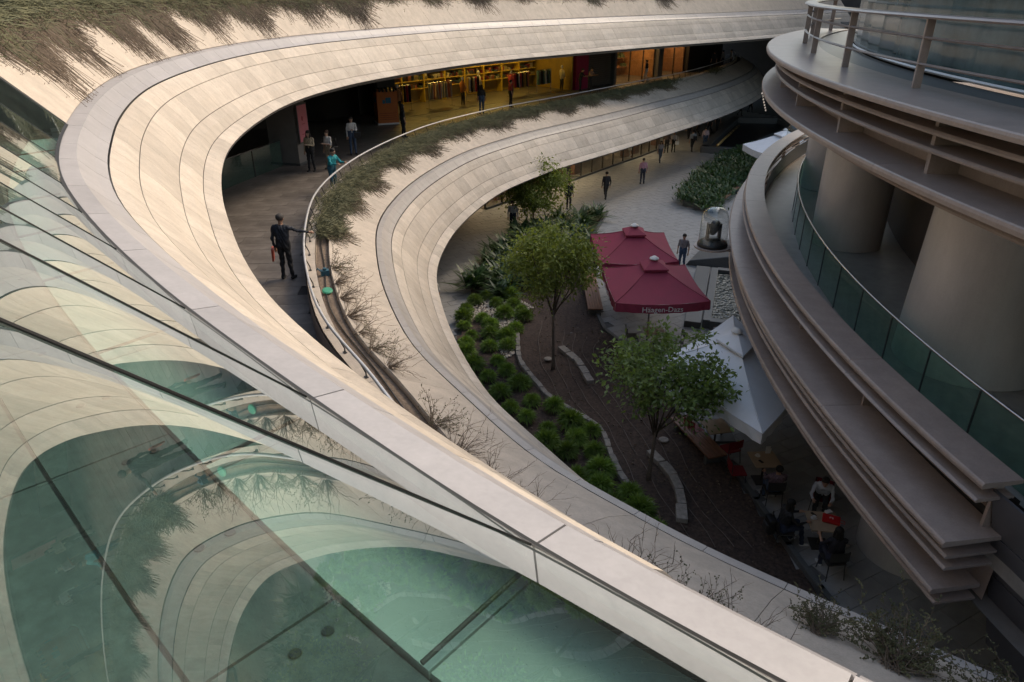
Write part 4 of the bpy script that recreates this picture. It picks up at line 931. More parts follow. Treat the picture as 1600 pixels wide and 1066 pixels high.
# ------------------------------------------------------------------ trees
def tree(base, h_trunk, cen, rad, nclump, nleaf, leaf, label, seed, mleaf):
    r_ = np.random.default_rng(seed); o = empty('small_tree', (base[0], base[1], .08), label=label, cat='tree', group='young trees in the bed')
    c0 = np.array([cen[0] - base[0], cen[1] - base[1], cen[2] - .08]); b = MB()
    fork = np.array([c0[0] * .35, c0[1] * .35, h_trunk]); pts = [(0, 0, -.1), (.01, .02, .3), tuple(fork * [.5, .5, .55]), tuple(fork)]
    b.tube(pts, [.085, .06, .05, .045], 9); cl = []
    while len(cl) < nclump:
        p = r_.uniform(-1, 1, 3); q = np.linalg.norm(p)
        if .35 < q < 1 and r_.uniform() < .35 + q * .65: cl.append(c0 + p * rad * r_.uniform(.85, 1.08))
    for k in range(9):
        e = cl[k * 3 % len(cl)]; m = fork + (e - fork) * .5 + r_.normal(0, .12, 3) + np.array([0, 0, .12])
        b.tube([tuple(fork - [0, 0, .12 * (k % 3)]), tuple(m), tuple(e)], [.028, .018, .007], 6)
        for q in range(3):
            e2 = cl[(k * 3 + 1 + q * 5) % len(cl)]
            if np.linalg.norm(e2 - m) < 1.3: b.tube([tuple(m), tuple((m + e2) / 2 + r_.normal(0, .06, 3)), tuple(e2)], [.013, .009, .004], 5)
    b.build('trunk', M_bark, o, True)
    V = np.zeros((nclump * nleaf, 4, 3)); 
    for i, c in enumerate(cl):
        s = r_.uniform(.13, .30) * (rad.mean() / 1.4)
        P_ = c + r_.normal(0, 1, (nleaf, 3)) * s * np.array([1.15, 1.15, .8])
        d = r_.normal(0, 1, (nleaf, 3)); d += (P_ - c) / s * .5; d[:, 2] -= .35; d /= np.linalg.norm(d, axis=1)[:, None]
        up = r_.normal(0, 1, (nleaf, 3)) + [0, 0, 1.4]; sd = np.cross(d, up); sd /= np.linalg.norm(sd, axis=1)[:, None]
        l = leaf * r_.uniform(.6, 1.25, (nleaf, 1)); nn = np.cross(sd, d)
        k = slice(i * nleaf, (i + 1) * nleaf)
        V[k, 0] = P_; V[k, 1] = P_ + d * l * .5 + sd * l * .27 + nn * l * .08; V[k, 2] = P_ + d * l; V[k, 3] = P_ + d * l * .5 - sd * l * .27 + nn * l * .08
    n = nclump * nleaf; me = bpy.data.meshes.new('crown'); me.from_pydata(V.reshape(-1, 3).tolist(), [], [f for i in range(n) for f in ((4 * i, 4 * i + 1, 4 * i + 2), (4 * i, 4 * i + 2, 4 * i + 3))]); me.update()
    link('crown', me, mleaf, o)
M_leaf2 = mat('leaf_olive', (.10, .135, .03), .5, .35, 2.5, hue=(.22, .26, .06), spec=.4)
translucent(M_leaf2, .35)
tree((3.72, 15.85), 1.5, (4.02, 16.35, 3.15), np.array([1.5, 1.45, 1.1]), 54, 85, .16, 'young leafy tree nearest the camera in front of the white umbrella', 3, M_leaf)
tree((1.44, 22.2), 2.2, (1.35, 22.9, 3.9), np.array([1.5, 1.35, 1.22]), 74, 115, .14, 'dense olive-green young tree in the middle of the soil bed', 5, M_leaf2)
tree((1.2, 38.9), .95, (1.15, 39.2, 2.45), np.array([1.75, 1.6, 1.5]), 95, 120, .17, 'bushy light-green tree farthest back near the shop windows', 9, M_leaf2)

# ------------------------------------------------------------------ round grass shrubs and broad-leaved plants
def ball(seed, n=760):
    r_ = np.random.default_rng(seed); V = []; F = []
    for _ in range(n):
        a = r_.uniform(0, 6.283); el = math.asin(r_.uniform(-.05, 1)); l = r_.uniform(.24, .33)
        d = np.array([math.cos(a) * math.cos(el), math.sin(a) * math.cos(el), math.sin(el)]); b0 = np.array([0, 0, .14]) + d * .17
        t = b0 + d * l * .72 + r_.normal(0, .045, 3); t[2] = max(t[2] - .05, .01); s = np.cross(d, r_.normal(0, 1, 3)); s /= np.linalg.norm(s); s *= .014; k = len(V); m = (b0 + t) / 2 + [0, 0, .04]
        V += [b0 - s * .7, b0 + s * .7, m + s, m - s, t]; F += [(k, k + 1, k + 2, k + 3), (k + 3, k + 2, k + 4)]
    return pyd(V, F)
balls = [ball(i) for i in range(4)]
for b in balls: b.materials.append(M_grass)
inner = [(.22, 25.0), (.28, 22.8), (.77, 21.3), (1.26, 20.1), (1.84, 19.4), (2.65, 18.3), (2.85, 16.9), (3.05, 15.75), (3.6, 14.7), (4.2, 13.6)]
cin = catmull(inner, .1)
pts = []; tries = 0
while len(pts) < 64 and tries < 20000:
    tries += 1; x, y = rng.uniform(-2, 4), rng.uniform(12.5, 28.6)
    xi = np.interp(y, cin[::-1, 1], cin[::-1, 0])
    if y > 25: xi = .8
    if x > xi - .3 or CB.dist(x, y) < 1.15 or not in_poly(x, y, BED): continue
    if in_poly(x, y, PEB) and rng.random() < .72: continue
    if all((x - a) ** 2 + (y - b) ** 2 > .42 for a, b in pts): pts.append((x, y))
for i, (x, y) in enumerate(pts):
    s = rng.uniform(.75, 1.25); o = link('round_grass_shrub', balls[i % 4], None, None, (x, y, .1), (0, 0, rng.uniform(0, 6.3)), (s, s, s * rng.uniform(.9, 1.15)))
    xi = np.interp(y, cin[::-1, 1], cin[::-1, 0]); w_ = 'rooted among the pale pebbles' if y > 23.6 else ('beside the long stone edging' if x > xi - .95 else 'close under the lower fascia edge')
    tag(o, 'bright green rounded grassy shrub ' + w_, 'shrub', 'round grassy shrubs ' + w_)
pts = []
tries = 0
while len(pts) < 46 and tries < 20000:
    tries += 1; x, y = rng.uniform(-2, 6), rng.uniform(28.6, 41.6)
    if not in_poly(x, y, BED): continue
    if y < 33.5 and x > 1.2: continue
    if all((x - a) ** 2 + (y - b) ** 2 > .36 for a, b in pts): pts.append((x, y))
for i, (x, y) in enumerate(pts):
    s = rng.uniform(1.1, 1.5); o = link('broad_leaved_plant', clumps[i % 3], None, None, (x, y, .1), (0, 0, rng.uniform(0, 6.3)), (s, s, s))
    w_ = 'behind the middle tree' if y < 34.5 else ('between the middle and far trees' if y < 38.5 else 'at the pointed far tip of the bed')
    tag(o, 'dark glossy strap-leaved plant ' + w_, 'plant', 'strap-leaved plants ' + w_)

# ------------------------------------------------------------------ trailing plants over the parapets
def fbm(u, seed):
    return .62 + .12 * math.sin(u * .9 + seed) + .10 * math.sin(u * 2.3 + seed * 2.1) + .12 * math.sin(u * 6.7 + seed * 3.3)
def trailing(name, C, z0, rise, u0, u1, per_m, lmax, m, label, seed, wid, tuft=False, fade=None):
    V = []; F = []
    n = int((u1 - u0) * per_m)
    for _ in range(n):
        u = rng.uniform(u0, u1); uc = round(u / .42) * .42; hc_ = math.sin(uc * 91.7 + seed) * .5 + .5; u = u + (uc - u) * (.45 if not tuft else .15); f = fbm(u, seed) * (.55 + .75 * hc_)
        if fade: f *= fade(u)
        if rng.random() > f * 1.5: continue
        if tuft:
            d0 = rng.gauss(-1.42, .24); L = rng.uniform(.1, .3); zb = z0 + rise + rng.uniform(-.08, .14) - max(d0 + 1.3, 0) * rise / 1.3; dd = rng.uniform(-.15, .38)
            pts = [(u, d0, zb), (u + rng.gauss(0, .08), d0 + dd * .5, zb + L * .7), (u + rng.gauss(0, .2), d0 + dd, zb + L * rng.uniform(.2, .9))]
        else:
            L = lmax * min(f * 1.25, 1) * rng.uniform(.25, 1); w0 = rng.gauss(0, .06); off = rng.uniform(.02, .10); sl = rise / 1.3
            drift = (u - uc) * 1.6 + rng.gauss(0, .3); kk = rng.uniform(-.35, .35); pts = []; d = -1.45
            for k in range(5):
                q = k / 4; dd = d + .1 + L * q; zz = z0 + rise - (dd + 1.3) * sl + off * (1 + .5 * math.sin(q * 9 + u)) if dd > -1.3 else z0 + rise + .06
                if dd > -.02: zz = z0 - (dd) * 1.0 + off
                pts.append((u + w0 + drift * q + kk * q * q + .05 * math.sin(q * 7 + u * 17), dd, zz))
        k0 = len(V); w = wid * rng.uniform(.6, 1.3)
        for i, (uu, dd, zz) in enumerate(pts):
            ax, ay, tx, ty = C.q(uu); tt = (tx, ty); ww = w * (1 - .75 * i / (len(pts) - 1))
            c = (ax + ty * dd, ay - tx * dd); V += [(c[0] - tt[0] * ww, c[1] - tt[1] * ww, zz), (c[0] + tt[0] * ww, c[1] + tt[1] * ww, zz + .01)]
            if i: q = k0 + 2 * i; F.append((q - 2, q - 1, q + 1, q))
            if i and not tuft:                      # side leaves
                if rng.random() < .7:
                    q = len(V)
        if not tuft:
            for i in range(1, len(pts)):
                for _ in range(2):
                    uu, dd, zz = pts[i]; ax, ay, tx, ty = C.q(uu); dd += rng.uniform(-.08, .02); c = (ax + ty * dd, ay - tx * dd); tt = (tx, ty); s = rng.uniform(.025, .06); an = rng.uniform(-1, 1)
                    q = len(V); V += [(c[0], c[1], zz), (c[0] + tt[0] * s * an + .01, c[1] + tt[1] * s * an, zz + s * .6), (c[0] + tt[0] * s * 1.4 * an, c[1] + tt[1] * s * 1.4 * an - .02, zz + s * .1)]; F.append((q, q + 1, q + 2))
    me = bpy.data.meshes.new(name); me.from_pydata(V, [], F); me.update()
    return tag(link(name, me, m), label, 'plants', kind='stuff')
uB0, uB1 = CB.near(-3.85, 19.6), CB.near(12.5, 55)
fB = lambda u: min(1, (u - uB0) / 1.5 + .3) * (1 if u < CB.near(1.8, 41) else .75)
trailing('trailing_foliage', CB, ZB, .72, uB0, uB1, 620, .5, M_trail, 'green trailing ground cover filling the lower parapet planter', 1.0, .016, True, fB)
trailing('trailing_stems', CB, ZB, .72, uB0, uB1, 150, 1.15, M_dry, 'brownish stems trailing down the lower parapet slope', 1.0, .008, False, fB)
trailing('trailing_stems', CB, ZB, .72, uB0, uB1, 120, .8, M_trail, 'green strands hanging over the lower parapet slab', 1.4, .012, False, fB)
trailing('trailing_foliage', CB, ZB, .72, uB1, CB.near(20, 67), 140, .5, M_trail, 'patchy green tufts on the far lower parapet', 4.0, .03, True, lambda u: max(0, math.sin(u * .62)) * 1.3)
uA0, uA1 = uend + .1, CA.near(16, 58)
fA = lambda u: 1.0 if u < CA.near(-5.5, 36) else .85 * max(.5, math.sin(u * .75 + .5))
trailing('trailing_foliage', CA, ZA, 1.34, uA0, uA1, 620, .5, M_trail, 'dark green trailing ground cover along the upper parapet', 2.0, .016, True, fA)
trailing('trailing_stems', CA, ZA, 1.34, uA0, uA1, 230, 1.45, M_twig, 'dark brown stems hanging down the upper sloping parapet', 2.0, .007, False, fA)
trailing('trailing_stems', CA, ZA, 1.34, uA0, uA1, 110, .95, M_trail, 'greenish strands hanging over the upper parapet slope', 2.6, .012, False, fA)

# bare twiggy plants along the near lower parapet
def twig(seed, n=16, leafy=0):
    r_ = random.Random(seed); b = MB()
    def branch(p, d, l, rad, depth):
        pts = [p]; q = Vector(p)
        for k in range(4):
            d = (d + Vector((r_.gauss(0, .13), r_.gauss(0, .13), r_.gauss(0, .12) - .05))).normalized(); q = q + d * l / 4; q.z = max(q.z, -.52 * max(q.x, 0) * .66 + .02); pts.append(tuple(q))
            if depth < 2 and r_.random() < .75: branch(tuple(q), (d + Vector((r_.gauss(0, .5), r_.gauss(0, .6), r_.gauss(.1, .35)))).normalized(), l * r_.uniform(.25, .5), rad * .6, depth + 1)
        b.tube(pts, [rad, rad * .85, rad * .7, rad * .5, rad * .25], 4, cap=False)
        if leafy and depth:
            for _ in range(leafy):
                e = Vector(r_.choice(pts[1:])); s = r_.uniform(.014, .026); v = Vector((r_.gauss(0, 1), r_.gauss(0, 1), r_.gauss(0, 1))).normalized() * s; w_ = v.orthogonal().normalized() * s * .5
                b.add([e, e + v * .6 + w_, e + v * 1.3, e + v * .6 - w_], [(0, 1, 2), (0, 2, 3)], 1)
    for _ in range(n):
        a = r_.uniform(-1.1, 1.1); branch((r_.gauss(0, .04), r_.gauss(0, .06), 0), Vector((math.cos(a) * .9, math.sin(a), r_.uniform(-.2, .75))).normalized(), r_.uniform(.25, .72), r_.uniform(.005, .009), 0)
    me = pyd(b.v, b.f); me.materials.append(M_twig); me.materials.append(M_trail); me.polygons.foreach_set('material_index', b.mi); return me
tws = [twig(31, 26), twig(32, 36), twig(33, 22), twig(34, 26, 2)]
tp = [(-3.15, 17.6, 3, 'greenish twig clump nearest the dense planter'), (-3.0, 16.6, 0, 'sparse twiggy shrub beside the green lid'), (-2.75, 15.6, 1, 'twiggy shrub arching over the slab, third from the green planter'), (-2.4, 14.6, 1, 'large tangled twiggy shrub in the middle of the near parapet'), (-2.15, 13.9, 2, 'wiry shrub with long branch reaching the fascia strip'), (-1.75, 13.1, 3, 'small twig plant with green leaves on the near parapet'), (-1.35, 12.4, 0, 'bare brushy shrub just above the slab joint'),
      (-.1, 10.7, 3, 'leafy-tipped twig shrub emerging above the near coping'), (.35, 10.1, 1, 'dense brown twig shrub beside the leafy-tipped one'), (.9, 9.4, 0, 'spreading brown twig shrub along the coping edge'), (1.45, 8.9, 2, 'upright fan-shaped twig shrub over pale slab'), (2.6, 7.85, 1, 'tall thin twig shrub with stems against dark soil'), (3.1, 7.45, 3, 'green-tipped twig shrub near the lower right'), (3.6, 7.05, 0, 'twig shrub before the big weedy bush')]
for i, (x, y, k, lab) in enumerate(tp):
    u = CB.near(x, y); p = CB.p(u, -1.28 + EXT(u) * .8, ZB + .68); n_ = CB.nrm(u); s = rng.uniform(.85, 1.15)
    o = link('twiggy_shrub', tws[k], None, None, p, (0, 0, math.atan2(n_[1], n_[0])), (s, s, s)); tag(o, lab, 'shrub', 'twiggy shrubs on the near parapet')
wb = twig(77, 60, 9)
for (x, y, s, lab) in ((4.7, 6.2, 1.0, 'large weedy green-brown bush at the lower right corner'), (4.1, 6.7, .6, 'smaller brown weedy bush beside the large corner bush'), (5.6, 5.5, .8, 'weedy bush cut by the bottom frame edge')):
    u = CB.near(x, y); p = CB.p(u, -1.0, ZB + .52); n_ = CB.nrm(u); o = link('weedy_bush', wb, None, None, p, (0, 0, math.atan2(n_[1], n_[0]) + rng.uniform(-.5, .5)), (s, s, s)); tag(o, lab, 'bush', 'weedy bushes')

# ------------------------------------------------------------------ cafe furniture
M_table = mat('table_top', (.42, .32, .22), .45, .12, 4); M_redchair = mat('red_chair', (.20, .012, .018), .5, .1, 4)
def table(x, y, rz, label):
    o = empty('cafe_table', (x, y, 0), rz, label=label, cat='table', group='cafe tables')
    MB().box((0, 0, .73), (.72, .72, .035)).build('table_top', M_table, o, bevel=.008); MB().tube([(0, 0, .05), (0, 0, .72)], .03, 10).build('pedestal', M_dkmetal, o); MB().box((0, 0, .045), (.42, .42, .03)).build('foot', M_dkmetal, o)
def chair(x, y, rz, label, m):
    o = empty('cafe_chair', (x, y, 0), rz, label=label, cat='chair', group='cafe chairs')
    MB().box((0, 0, .45), (.44, .42, .035)).build('seat', m, o, bevel=.012)
    V = []; F = []
    for i in range(7):
        a = -.9 + 1.8 * i / 6
        for z in (.58, .84): V.append((.23 * math.sin(a) / math.sin(.9), -.2 - .05 * math.cos(a), z))
    for i in range(6): F.append((2 * i, 2 * i + 2, 2 * i + 3, 2 * i + 1))
    MB().add(V, F).build('backrest', m, o)
    for sx in (-1, 1):
        MB().tube([(sx * .19, .18, .45), (sx * .22, .22, 0)], .013, 6).build('leg', M_dkmetal, o); MB().tube([(sx * .21, -.22, .84), (sx * .19, -.19, .45), (sx * .22, -.25, 0)], .013, 6).build('leg', M_dkmetal, o)
table(6.84, 15.97, .05, 'pale square cafe table with cup and menu, the farther one'); table(7.45, 13.45, -.12, 'pale square cafe table holding the red bag, the nearer one')
table(5.95, 17.6, .2, 'cafe table half hidden under the white umbrella'); table(5.3, 24.0, .1, 'cafe table under the nearer maroon umbrella'); table(5.0, 28.2, .1, 'cafe table under the farther maroon umbrella')
chair(6.1, 15.85, R(-90), 'empty red cafe chair left of the farther table', M_redchair); chair(6.8, 15.05, R(0), 'dark cafe chair under the person in plaid', M_dkmetal); chair(6.55, 13.5, R(-90), 'dark cafe chair under the woman with the backpack', M_dkmetal)
chair(7.35, 12.5, R(5), 'dark cafe chair nearest the camera under the dark-haired person', M_dkmetal); chair(7.95, 14.75, R(150), 'red chair under the person in a white shirt', M_redchair); chair(6.2, 16.9, R(20), 'red cafe chair tucked under the white umbrella edge', M_redchair); chair(5.4, 17.9, R(-60), 'red cafe chair by the timber bench', M_redchair)
chair(4.5, 24.2, R(-90), 'dark cafe chair left of the table under the nearer maroon umbrella', M_dkmetal); chair(6.1, 23.8, R(90), 'dark cafe chair right of the table under the nearer maroon umbrella', M_dkmetal)
def cup(x, y, z, label):
    o = empty('coffee_cup', (x, y, z), label=label, cat='cup'); MB().lathe([(0, .005), (.07, .012), (.075, .018)], 18).build('saucer', M_white, o, True); MB().lathe([(.025, .012), (.036, .03), (.042, .07), (.036, .07), (.0, .06)], 16).build('bowl', M_white, o, True); MB().tube([(.042, 0, .06), (.06, 0, .05), (.055, 0, .03), (.038, 0, .028)], .004, 6).build('handle', M_white, o)
cup(6.68, 16.1, .748, 'white coffee cup on the farther pale table'); cup(7.25, 13.55, .748, 'white coffee cup on the nearer pale table')
o = MB().box((0, 0, .1), (.13, .004, .2), rx=.2).box((0, .05, .1), (.13, .004, .2), rx=-.2).build('menu_card', M_white, None, loc=(7.0, 16.2, .75)); tag(o, 'folded white menu card on the farther table', 'menu')
for (x, y, lab) in ((6.7, 15.85, 'dark phone beside the cup on the farther table'), (7.3, 13.7, 'dark phone at the table edge near the red bag')):
    o = MB().box((0, 0, .006), (.07, .14, .01)).build('phone', M_black, None, loc=(x, y, .748), rot=(0, 0, .5), bevel=.003); tag(o, lab, 'phone')
M_red = mat('red_bag', (.46, .01, .015), .5, .08, 4)
rb_ = empty('red_shopping_bag', (7.62, 13.45, .75), R(-25), label='red shopping bag with white mark lying on the nearer table', cat='bag')
MB().box((0, 0, .055), (.40, .26, .09)).build('body', M_red, rb_, bevel=.025); link('mark', textmesh('rs', .13), M_white, rb_, (0, 0, .102)); MB().tube([(.2, -.06, .06), (.3, -.05, .05), (.3, .05, .05), (.2, .06, .06)], .006, 6).build('handle', M_red, rb_)
o = MB().box((0, 0, .03), (.16, .12, .06), .3).build('napkin', M_white, None, loc=(7.68, 13.75, .75), bevel=.02); tag(o, 'crumpled white napkin beside the red bag', 'napkin')

# ------------------------------------------------------------------ people
SKIN = [(.42, .25, .17), (.34, .19, .125), (.48, .30, .21)]
def pmat(kind, c): return mat('%s_%.3f_%.3f_%.3f' % (kind, *c), c, .8 if kind != 'skin' else .5, .12, 9)
def seg_d(Pt, a, b):
    a, b = np.array(a), np.array(b); ab = b - a; t = np.clip(((Pt - a) @ ab) / max(ab @ ab, 1e-9), 0, 1); return np.linalg.norm(Pt - (a + t[:, None] * ab), axis=1)
def person(x, y, z, face, label, shirt, trousers, hair=(.015, .012, .01), H=1.72, pose='stand', arms=('down', 'down'), sleeve='short', long_hair=False, shoes=(.02, .02, .02), group=None, skin=0, lean=0., pattern=None, bald=False, vox=.017, female=False):
    o = empty('person', (x, y, z), face, label=label, cat='person')
    if group: o['group'] = group
    s = H / 1.72; prims = []
    def cap(lab, a, b, r0, r1): prims.append((lab, tuple(a), tuple(b), r0, r1))
    sit = pose == 'sit'; hz = .46 + .1 if sit else .93
    hip = np.array([0, 0, hz]); ln = lean
    def tor(x_, z_, y_=0.):                                   # torso point, leaning forward
        dz = z_ * math.cos(ln); return np.array([x_, y_ + z_ * math.sin(ln), hz + dz])
    SW = .165 if female else .19
    for sx in (-1, 1):
        cap('trousers', hip + [sx * .07, 0, -.02], tor(sx * .065, .12), .125, .112)
        cap('shirt', tor(sx * .065, .10), tor(sx * (.075), .40), .112 if not female else .1, .115 if not female else .105)
        cap('shirt', tor(0, .44), tor(sx * (SW - .01), .455), .085, .06)
    cap('skin', tor(0, .47), tor(0, .57, .015), .056, .052)
    cap('shirt', tor(0, .12), tor(0, .42), .11, .112)
    hc = tor(0, .665, .03)
    cap('skin', hc + [0, .0, .035], hc + [0, .012, -.03], .088, .075); cap('skin', hc + [0, .03, -.06], hc + [0, .045, -.075], .058, .045)
    cap('skin', hc + [0, .09, .0], hc + [0, .108, -.028], .012, .016)
    for sx in (-1, 1): cap('skin', hc + [sx * .083, -.005, .01], hc + [sx * .085, -.005, -.02], .016, .014)
    for i, sx in enumerate((-1, 1)):                           # legs
        h0 = hip + [sx * .085, 0, -.03]
        if sit: kn = hip + [sx * .11, .43, .02]; an = np.array([sx * .12, .42 + (.1 if i else -.08), .09])
        elif pose == 'walk': kn = np.array([sx * .09, .2 if i else -.02, .5]); an = np.array([sx * .085, .24 if i else -.27, .09 if i else .14])
        else: kn = np.array([sx * .10, .03, .5]); an = np.array([sx * .115, -.01 + .05 * i, .09])
        cap('trousers', h0, kn, .095, .066); cap('trousers', kn, an, .066, .046)
        ft = an + [sx * .02, .15, -.055]; cap('shoe', an + [0, -.02, -.045], ft, .045, .036)
    hands = []
    for i, sx in enumerate((-1, 1)):                           # arms
        sh_ = tor(sx * (SW + .005), .45); k = arms[i]
        if k == 'down': el = sh_ + [sx * .06, -.03, -.28]; wr = el + [sx * .0, .07, -.25]
        elif k == 'rail': el = sh_ + [sx * .2, .14, -.12]; wr = el + [sx * .2, .1, -.05]
        elif k == 'fold': el = sh_ + [sx * .05, .05, -.27]; wr = el + [-sx * .2, .2, .05]
        elif k == 'fwd': el = sh_ + [sx * .06, .16, -.22]; wr = el + [-sx * .05, .24, .02]
        elif k == 'side': el = sh_ + [sx * .14, .06, -.22]; wr = el + [sx * .18, .12, .06]
        cap('shirt', sh_, el, .052, .043); cap('shirt' if sleeve == 'long' else 'skin', el, wr, .042, .03)
        d = (wr - el); d /= np.linalg.norm(d); pm = wr + d * .09; cap('skin', wr, pm, .03, .036); hands.append((wr, pm, d, sx))
    b = MB()
    for lab, a, c, r0, r1 in prims:
        a_, c_ = Vector(a), Vector(c); dv = c_ - a_; L = dv.length; t = dv.normalized() if L > 1e-6 else Vector((0, 0, 1)); pts = []; rr = []
        for q in (1, .94, .77, .5, .26, 0): pts.append(a_ - t * r0 * q); rr.append(max(r0 * math.sqrt(max(1 - q * q, 0)), .002))
        for q in (0, .26, .5, .77, .94, 1): pts.append(c_ + t * r1 * q); rr.append(max(r1 * math.sqrt(max(1 - q * q, 0)), .002))
        b.tube([tuple(p) for p in pts], rr, 10)
    me = pyd(b.v, b.f); t_ = bpy.data.objects.new('t', me)
    rm = t_.modifiers.new('r', 'REMESH'); rm.mode = 'VOXEL'; rm.voxel_size = vox; rm.use_smooth_shade = True
    sm = t_.modifiers.new('s', 'SMOOTH'); sm.iterations = 4; sm.factor = .5
    bm_ = evaluated_mesh(t_); bpy.data.objects.remove(t_); bpy.data.meshes.remove(me)
    n0 = len(bm_.vertices)
    fb_ = MB()                                                  # fingers, rooted inside the palm
    for wr, pm, d, sx in hands:
        side = np.cross(d, [0, 0, 1.]); side = side / np.linalg.norm(side) if np.linalg.norm(side) > .2 else np.array([0, 1., 0]); cu = np.cross(side, d) * -1
        for k, (of, l) in enumerate(((-.026, .055), (-.009, .068), (.009, .064), (.025, .05))):
            p0 = pm + side * of * 1.1; p1 = p0 + d * l * .62; p2 = p1 + (d * .7 + cu * .7) * l * .5; fb_.tube([tuple(p0), tuple(p1), tuple(p2)], [.0095, .0085, .0065], 6)
        p0 = wr + d * .03 - side * .025; p1 = p0 + (d * .5 - side * .8) * .04; p2 = p1 + d * .035; fb_.tube([tuple(p0), tuple(p1), tuple(p2)], [.011, .01, .008], 6)
    labs = ['skin', 'shirt', 'trousers', 'shoe']; fc = np.array([p.center for p in bm_.polygons]); best = np.full(len(fc), 1e9); mi = np.zeros(len(fc), int)
    for lab, a, c, r0, r1 in prims:
        dd = seg_d(fc, a, c) / ((r0 + r1) / 2); sel = dd < best; best[sel] = dd[sel]; mi[sel] = labs.index(lab)
    cloth = np.zeros(n0); 
    for pi, p in enumerate(bm_.polygons):
        if mi[pi] in (1, 2):
            for vi in p.vertices: cloth[vi] = 1
    co = np.array([v.co for v in bm_.vertices]); no = np.array([v.normal for v in bm_.vertices]); ph = x * 3.1 + y
    wr_ = .006 * np.sin(co[:, 2] * 38 + 9 * np.sin(co[:, 0] * 11 + ph) + ph) + .005 * np.sin(co[:, 2] * 17 + co[:, 0] * 29 + co[:, 1] * 31 + ph)
    co = co + no * (wr_ * cloth)[:, None]
    V = [tuple(v) for v in co] + fb_.v; F = [tuple(p.vertices) for p in bm_.polygons] + [tuple(i + n0 for i in f) for f in fb_.f]
    me = pyd(V, F, True); me.polygons.foreach_set('material_index', list(mi) + [0] * len(fb_.f)); bpy.data.meshes.remove(bm_)
    ms = mat('plaid_' + label[:6], shirt, .85, .75, 14, stretch=(1.6, 1.6, 5)) if pattern else pmat('shirt', shirt)
    for m in (pmat('skin', SKIN[skin]), ms, pmat('trousers', trousers), pmat('shoe', shoes)): me.materials.append(m)
    bo = link('body', me, None, o, scale=(s,) * 3)
    hb = MB()
    if not bald: hb.ell(tuple(hc + [0, -.02, .045]), (.098, .108, .092), nu=16, nv=10)
    else: hb.ell(tuple(hc + [0, -.035, .01]), (.094, .082, .07), nu=16, nv=10)
    if long_hair:
        hb.ell(tuple(hc + [0, -.07, -.1]), (.095, .055, .19), nu=14, nv=8)
        for sx in (-1, 1): hb.ell(tuple(hc + [sx * .08, .0, -.1]), (.028, .05, .15), nu=8, nv=6)
    hb.build('hair', pmat('hair', hair), bo, True)
    for sx in (-1, 1): MB().ell(tuple(hc + [sx * .033, .085, .008]), (.013, .008, .008), nu=8, nv=6).build('eye', M_black, bo, True)
    MB().ell(tuple(hc + [0, .088, -.055]), (.026, .012, .008), nu=8, nv=6).build('mouth', mat('lips', (.26, .10, .08), .5, .1), bo, True)
    return o
def bag(x, y, z, rz, m, label, d=(.3, .12, .26), strap=.35):
    o = empty('shoulder_bag', (x, y, z), rz, label=label, cat='bag'); MB().box((0, 0, 0), d).build('body', m, o, bevel=.03)
    MB().tube([(-d[0] * .4, 0, d[2] * .45), (-d[0] * .25, 0, d[2] * .5 + strap), (d[0] * .25, 0, d[2] * .5 + strap), (d[0] * .4, 0, d[2] * .45)], .012, 6).build('strap', m, o, True)
BLK, NAVY, JEAN, WHT, GRY = (.018, .018, .02), (.02, .026, .045), (.05, .08, .14), (.62, .60, .57), (.16, .155, .15)
fz = FLB + .018
# lower walkway
person(-5.96, 17.85, fz, R(-8), 'man in dark checked shirt and black trousers resting a hand on the handrail', (.022, .026, .036), (.014, .014, .016), (.045, .04, .037), 1.78, arms=('down', 'rail'), sleeve='long', pattern=True, vox=.012, skin=1)
o = MB().box((0, 0, 0), (.05, .24, .34)).build('red_folder', mat('folder_red', (.38, .07, .04), .5, .1), None, loc=(-6.29, 17.92, fz + .68), rot=(.15, .05, .2), bevel=.01); tag(o, 'red folder held by the man at the handrail', 'folder')
person(-8.42, 30.3, fz, R(170), 'long-haired woman in tan top and black trousers near the pink poster', (.46, .37, .25), BLK, H=1.68, arms=('fold', 'down'), long_hair=True, female=True, sleeve='long', skin=2)
person(-7.75, 30.7, fz, R(150), 'woman in white top and khaki trousers beside the long-haired woman', WHT, (.26, .21, .15), (.05, .025, .015), 1.63, arms=('fold', 'down'), female=True, skin=2)
person(-6.75, 26.9, fz, R(-120), 'person in bright teal top leaning on the walkway handrail', (.02, .27, .30), (.03, .11, .15), H=1.66, arms=('fwd', 'fwd'), sleeve='long', lean=.2)
person(-7.35, 33.7, fz, R(200), 'woman in white blouse and jeans with black crossbody bag on the walkway', WHT, JEAN, H=1.7, arms=('fold', 'down'), sleeve='long', female=True)
person(-5.6, 37.9, fz, R(-60), 'dark-haired woman in black top at the handrail near the orange kiosk', BLK, BLK, H=1.66, long_hair=True, female=True)
person(-1.85, 45.6, fz, R(20), 'woman in black top and blue jeans standing before the store', BLK, JEAN, H=1.68, long_hair=True, female=True)
person(-.1, 48.2, fz, R(-70), 'person in red checked top passing the store', (.33, .05, .05), BLK, H=1.68, pattern=True)
person(5.0, 55.6, fz, R(-110), 'dark-dressed person leaning at the rail beside the magenta panel', BLK, BLK, H=1.68, arms=('fwd', 'fwd'), lean=.25)
person(5.8, 56.6, fz, R(-130), 'bare-armed person leaning at the rail beside a dark companion', (.35, .22, .17), BLK, H=1.65, arms=('fwd', 'fwd'), lean=.25)
person(10.9, 61.8, fz, R(60), 'dark-dressed person with pale trousers passing the amber-lit shop', BLK, (.45, .43, .40), H=1.7, pose='walk')
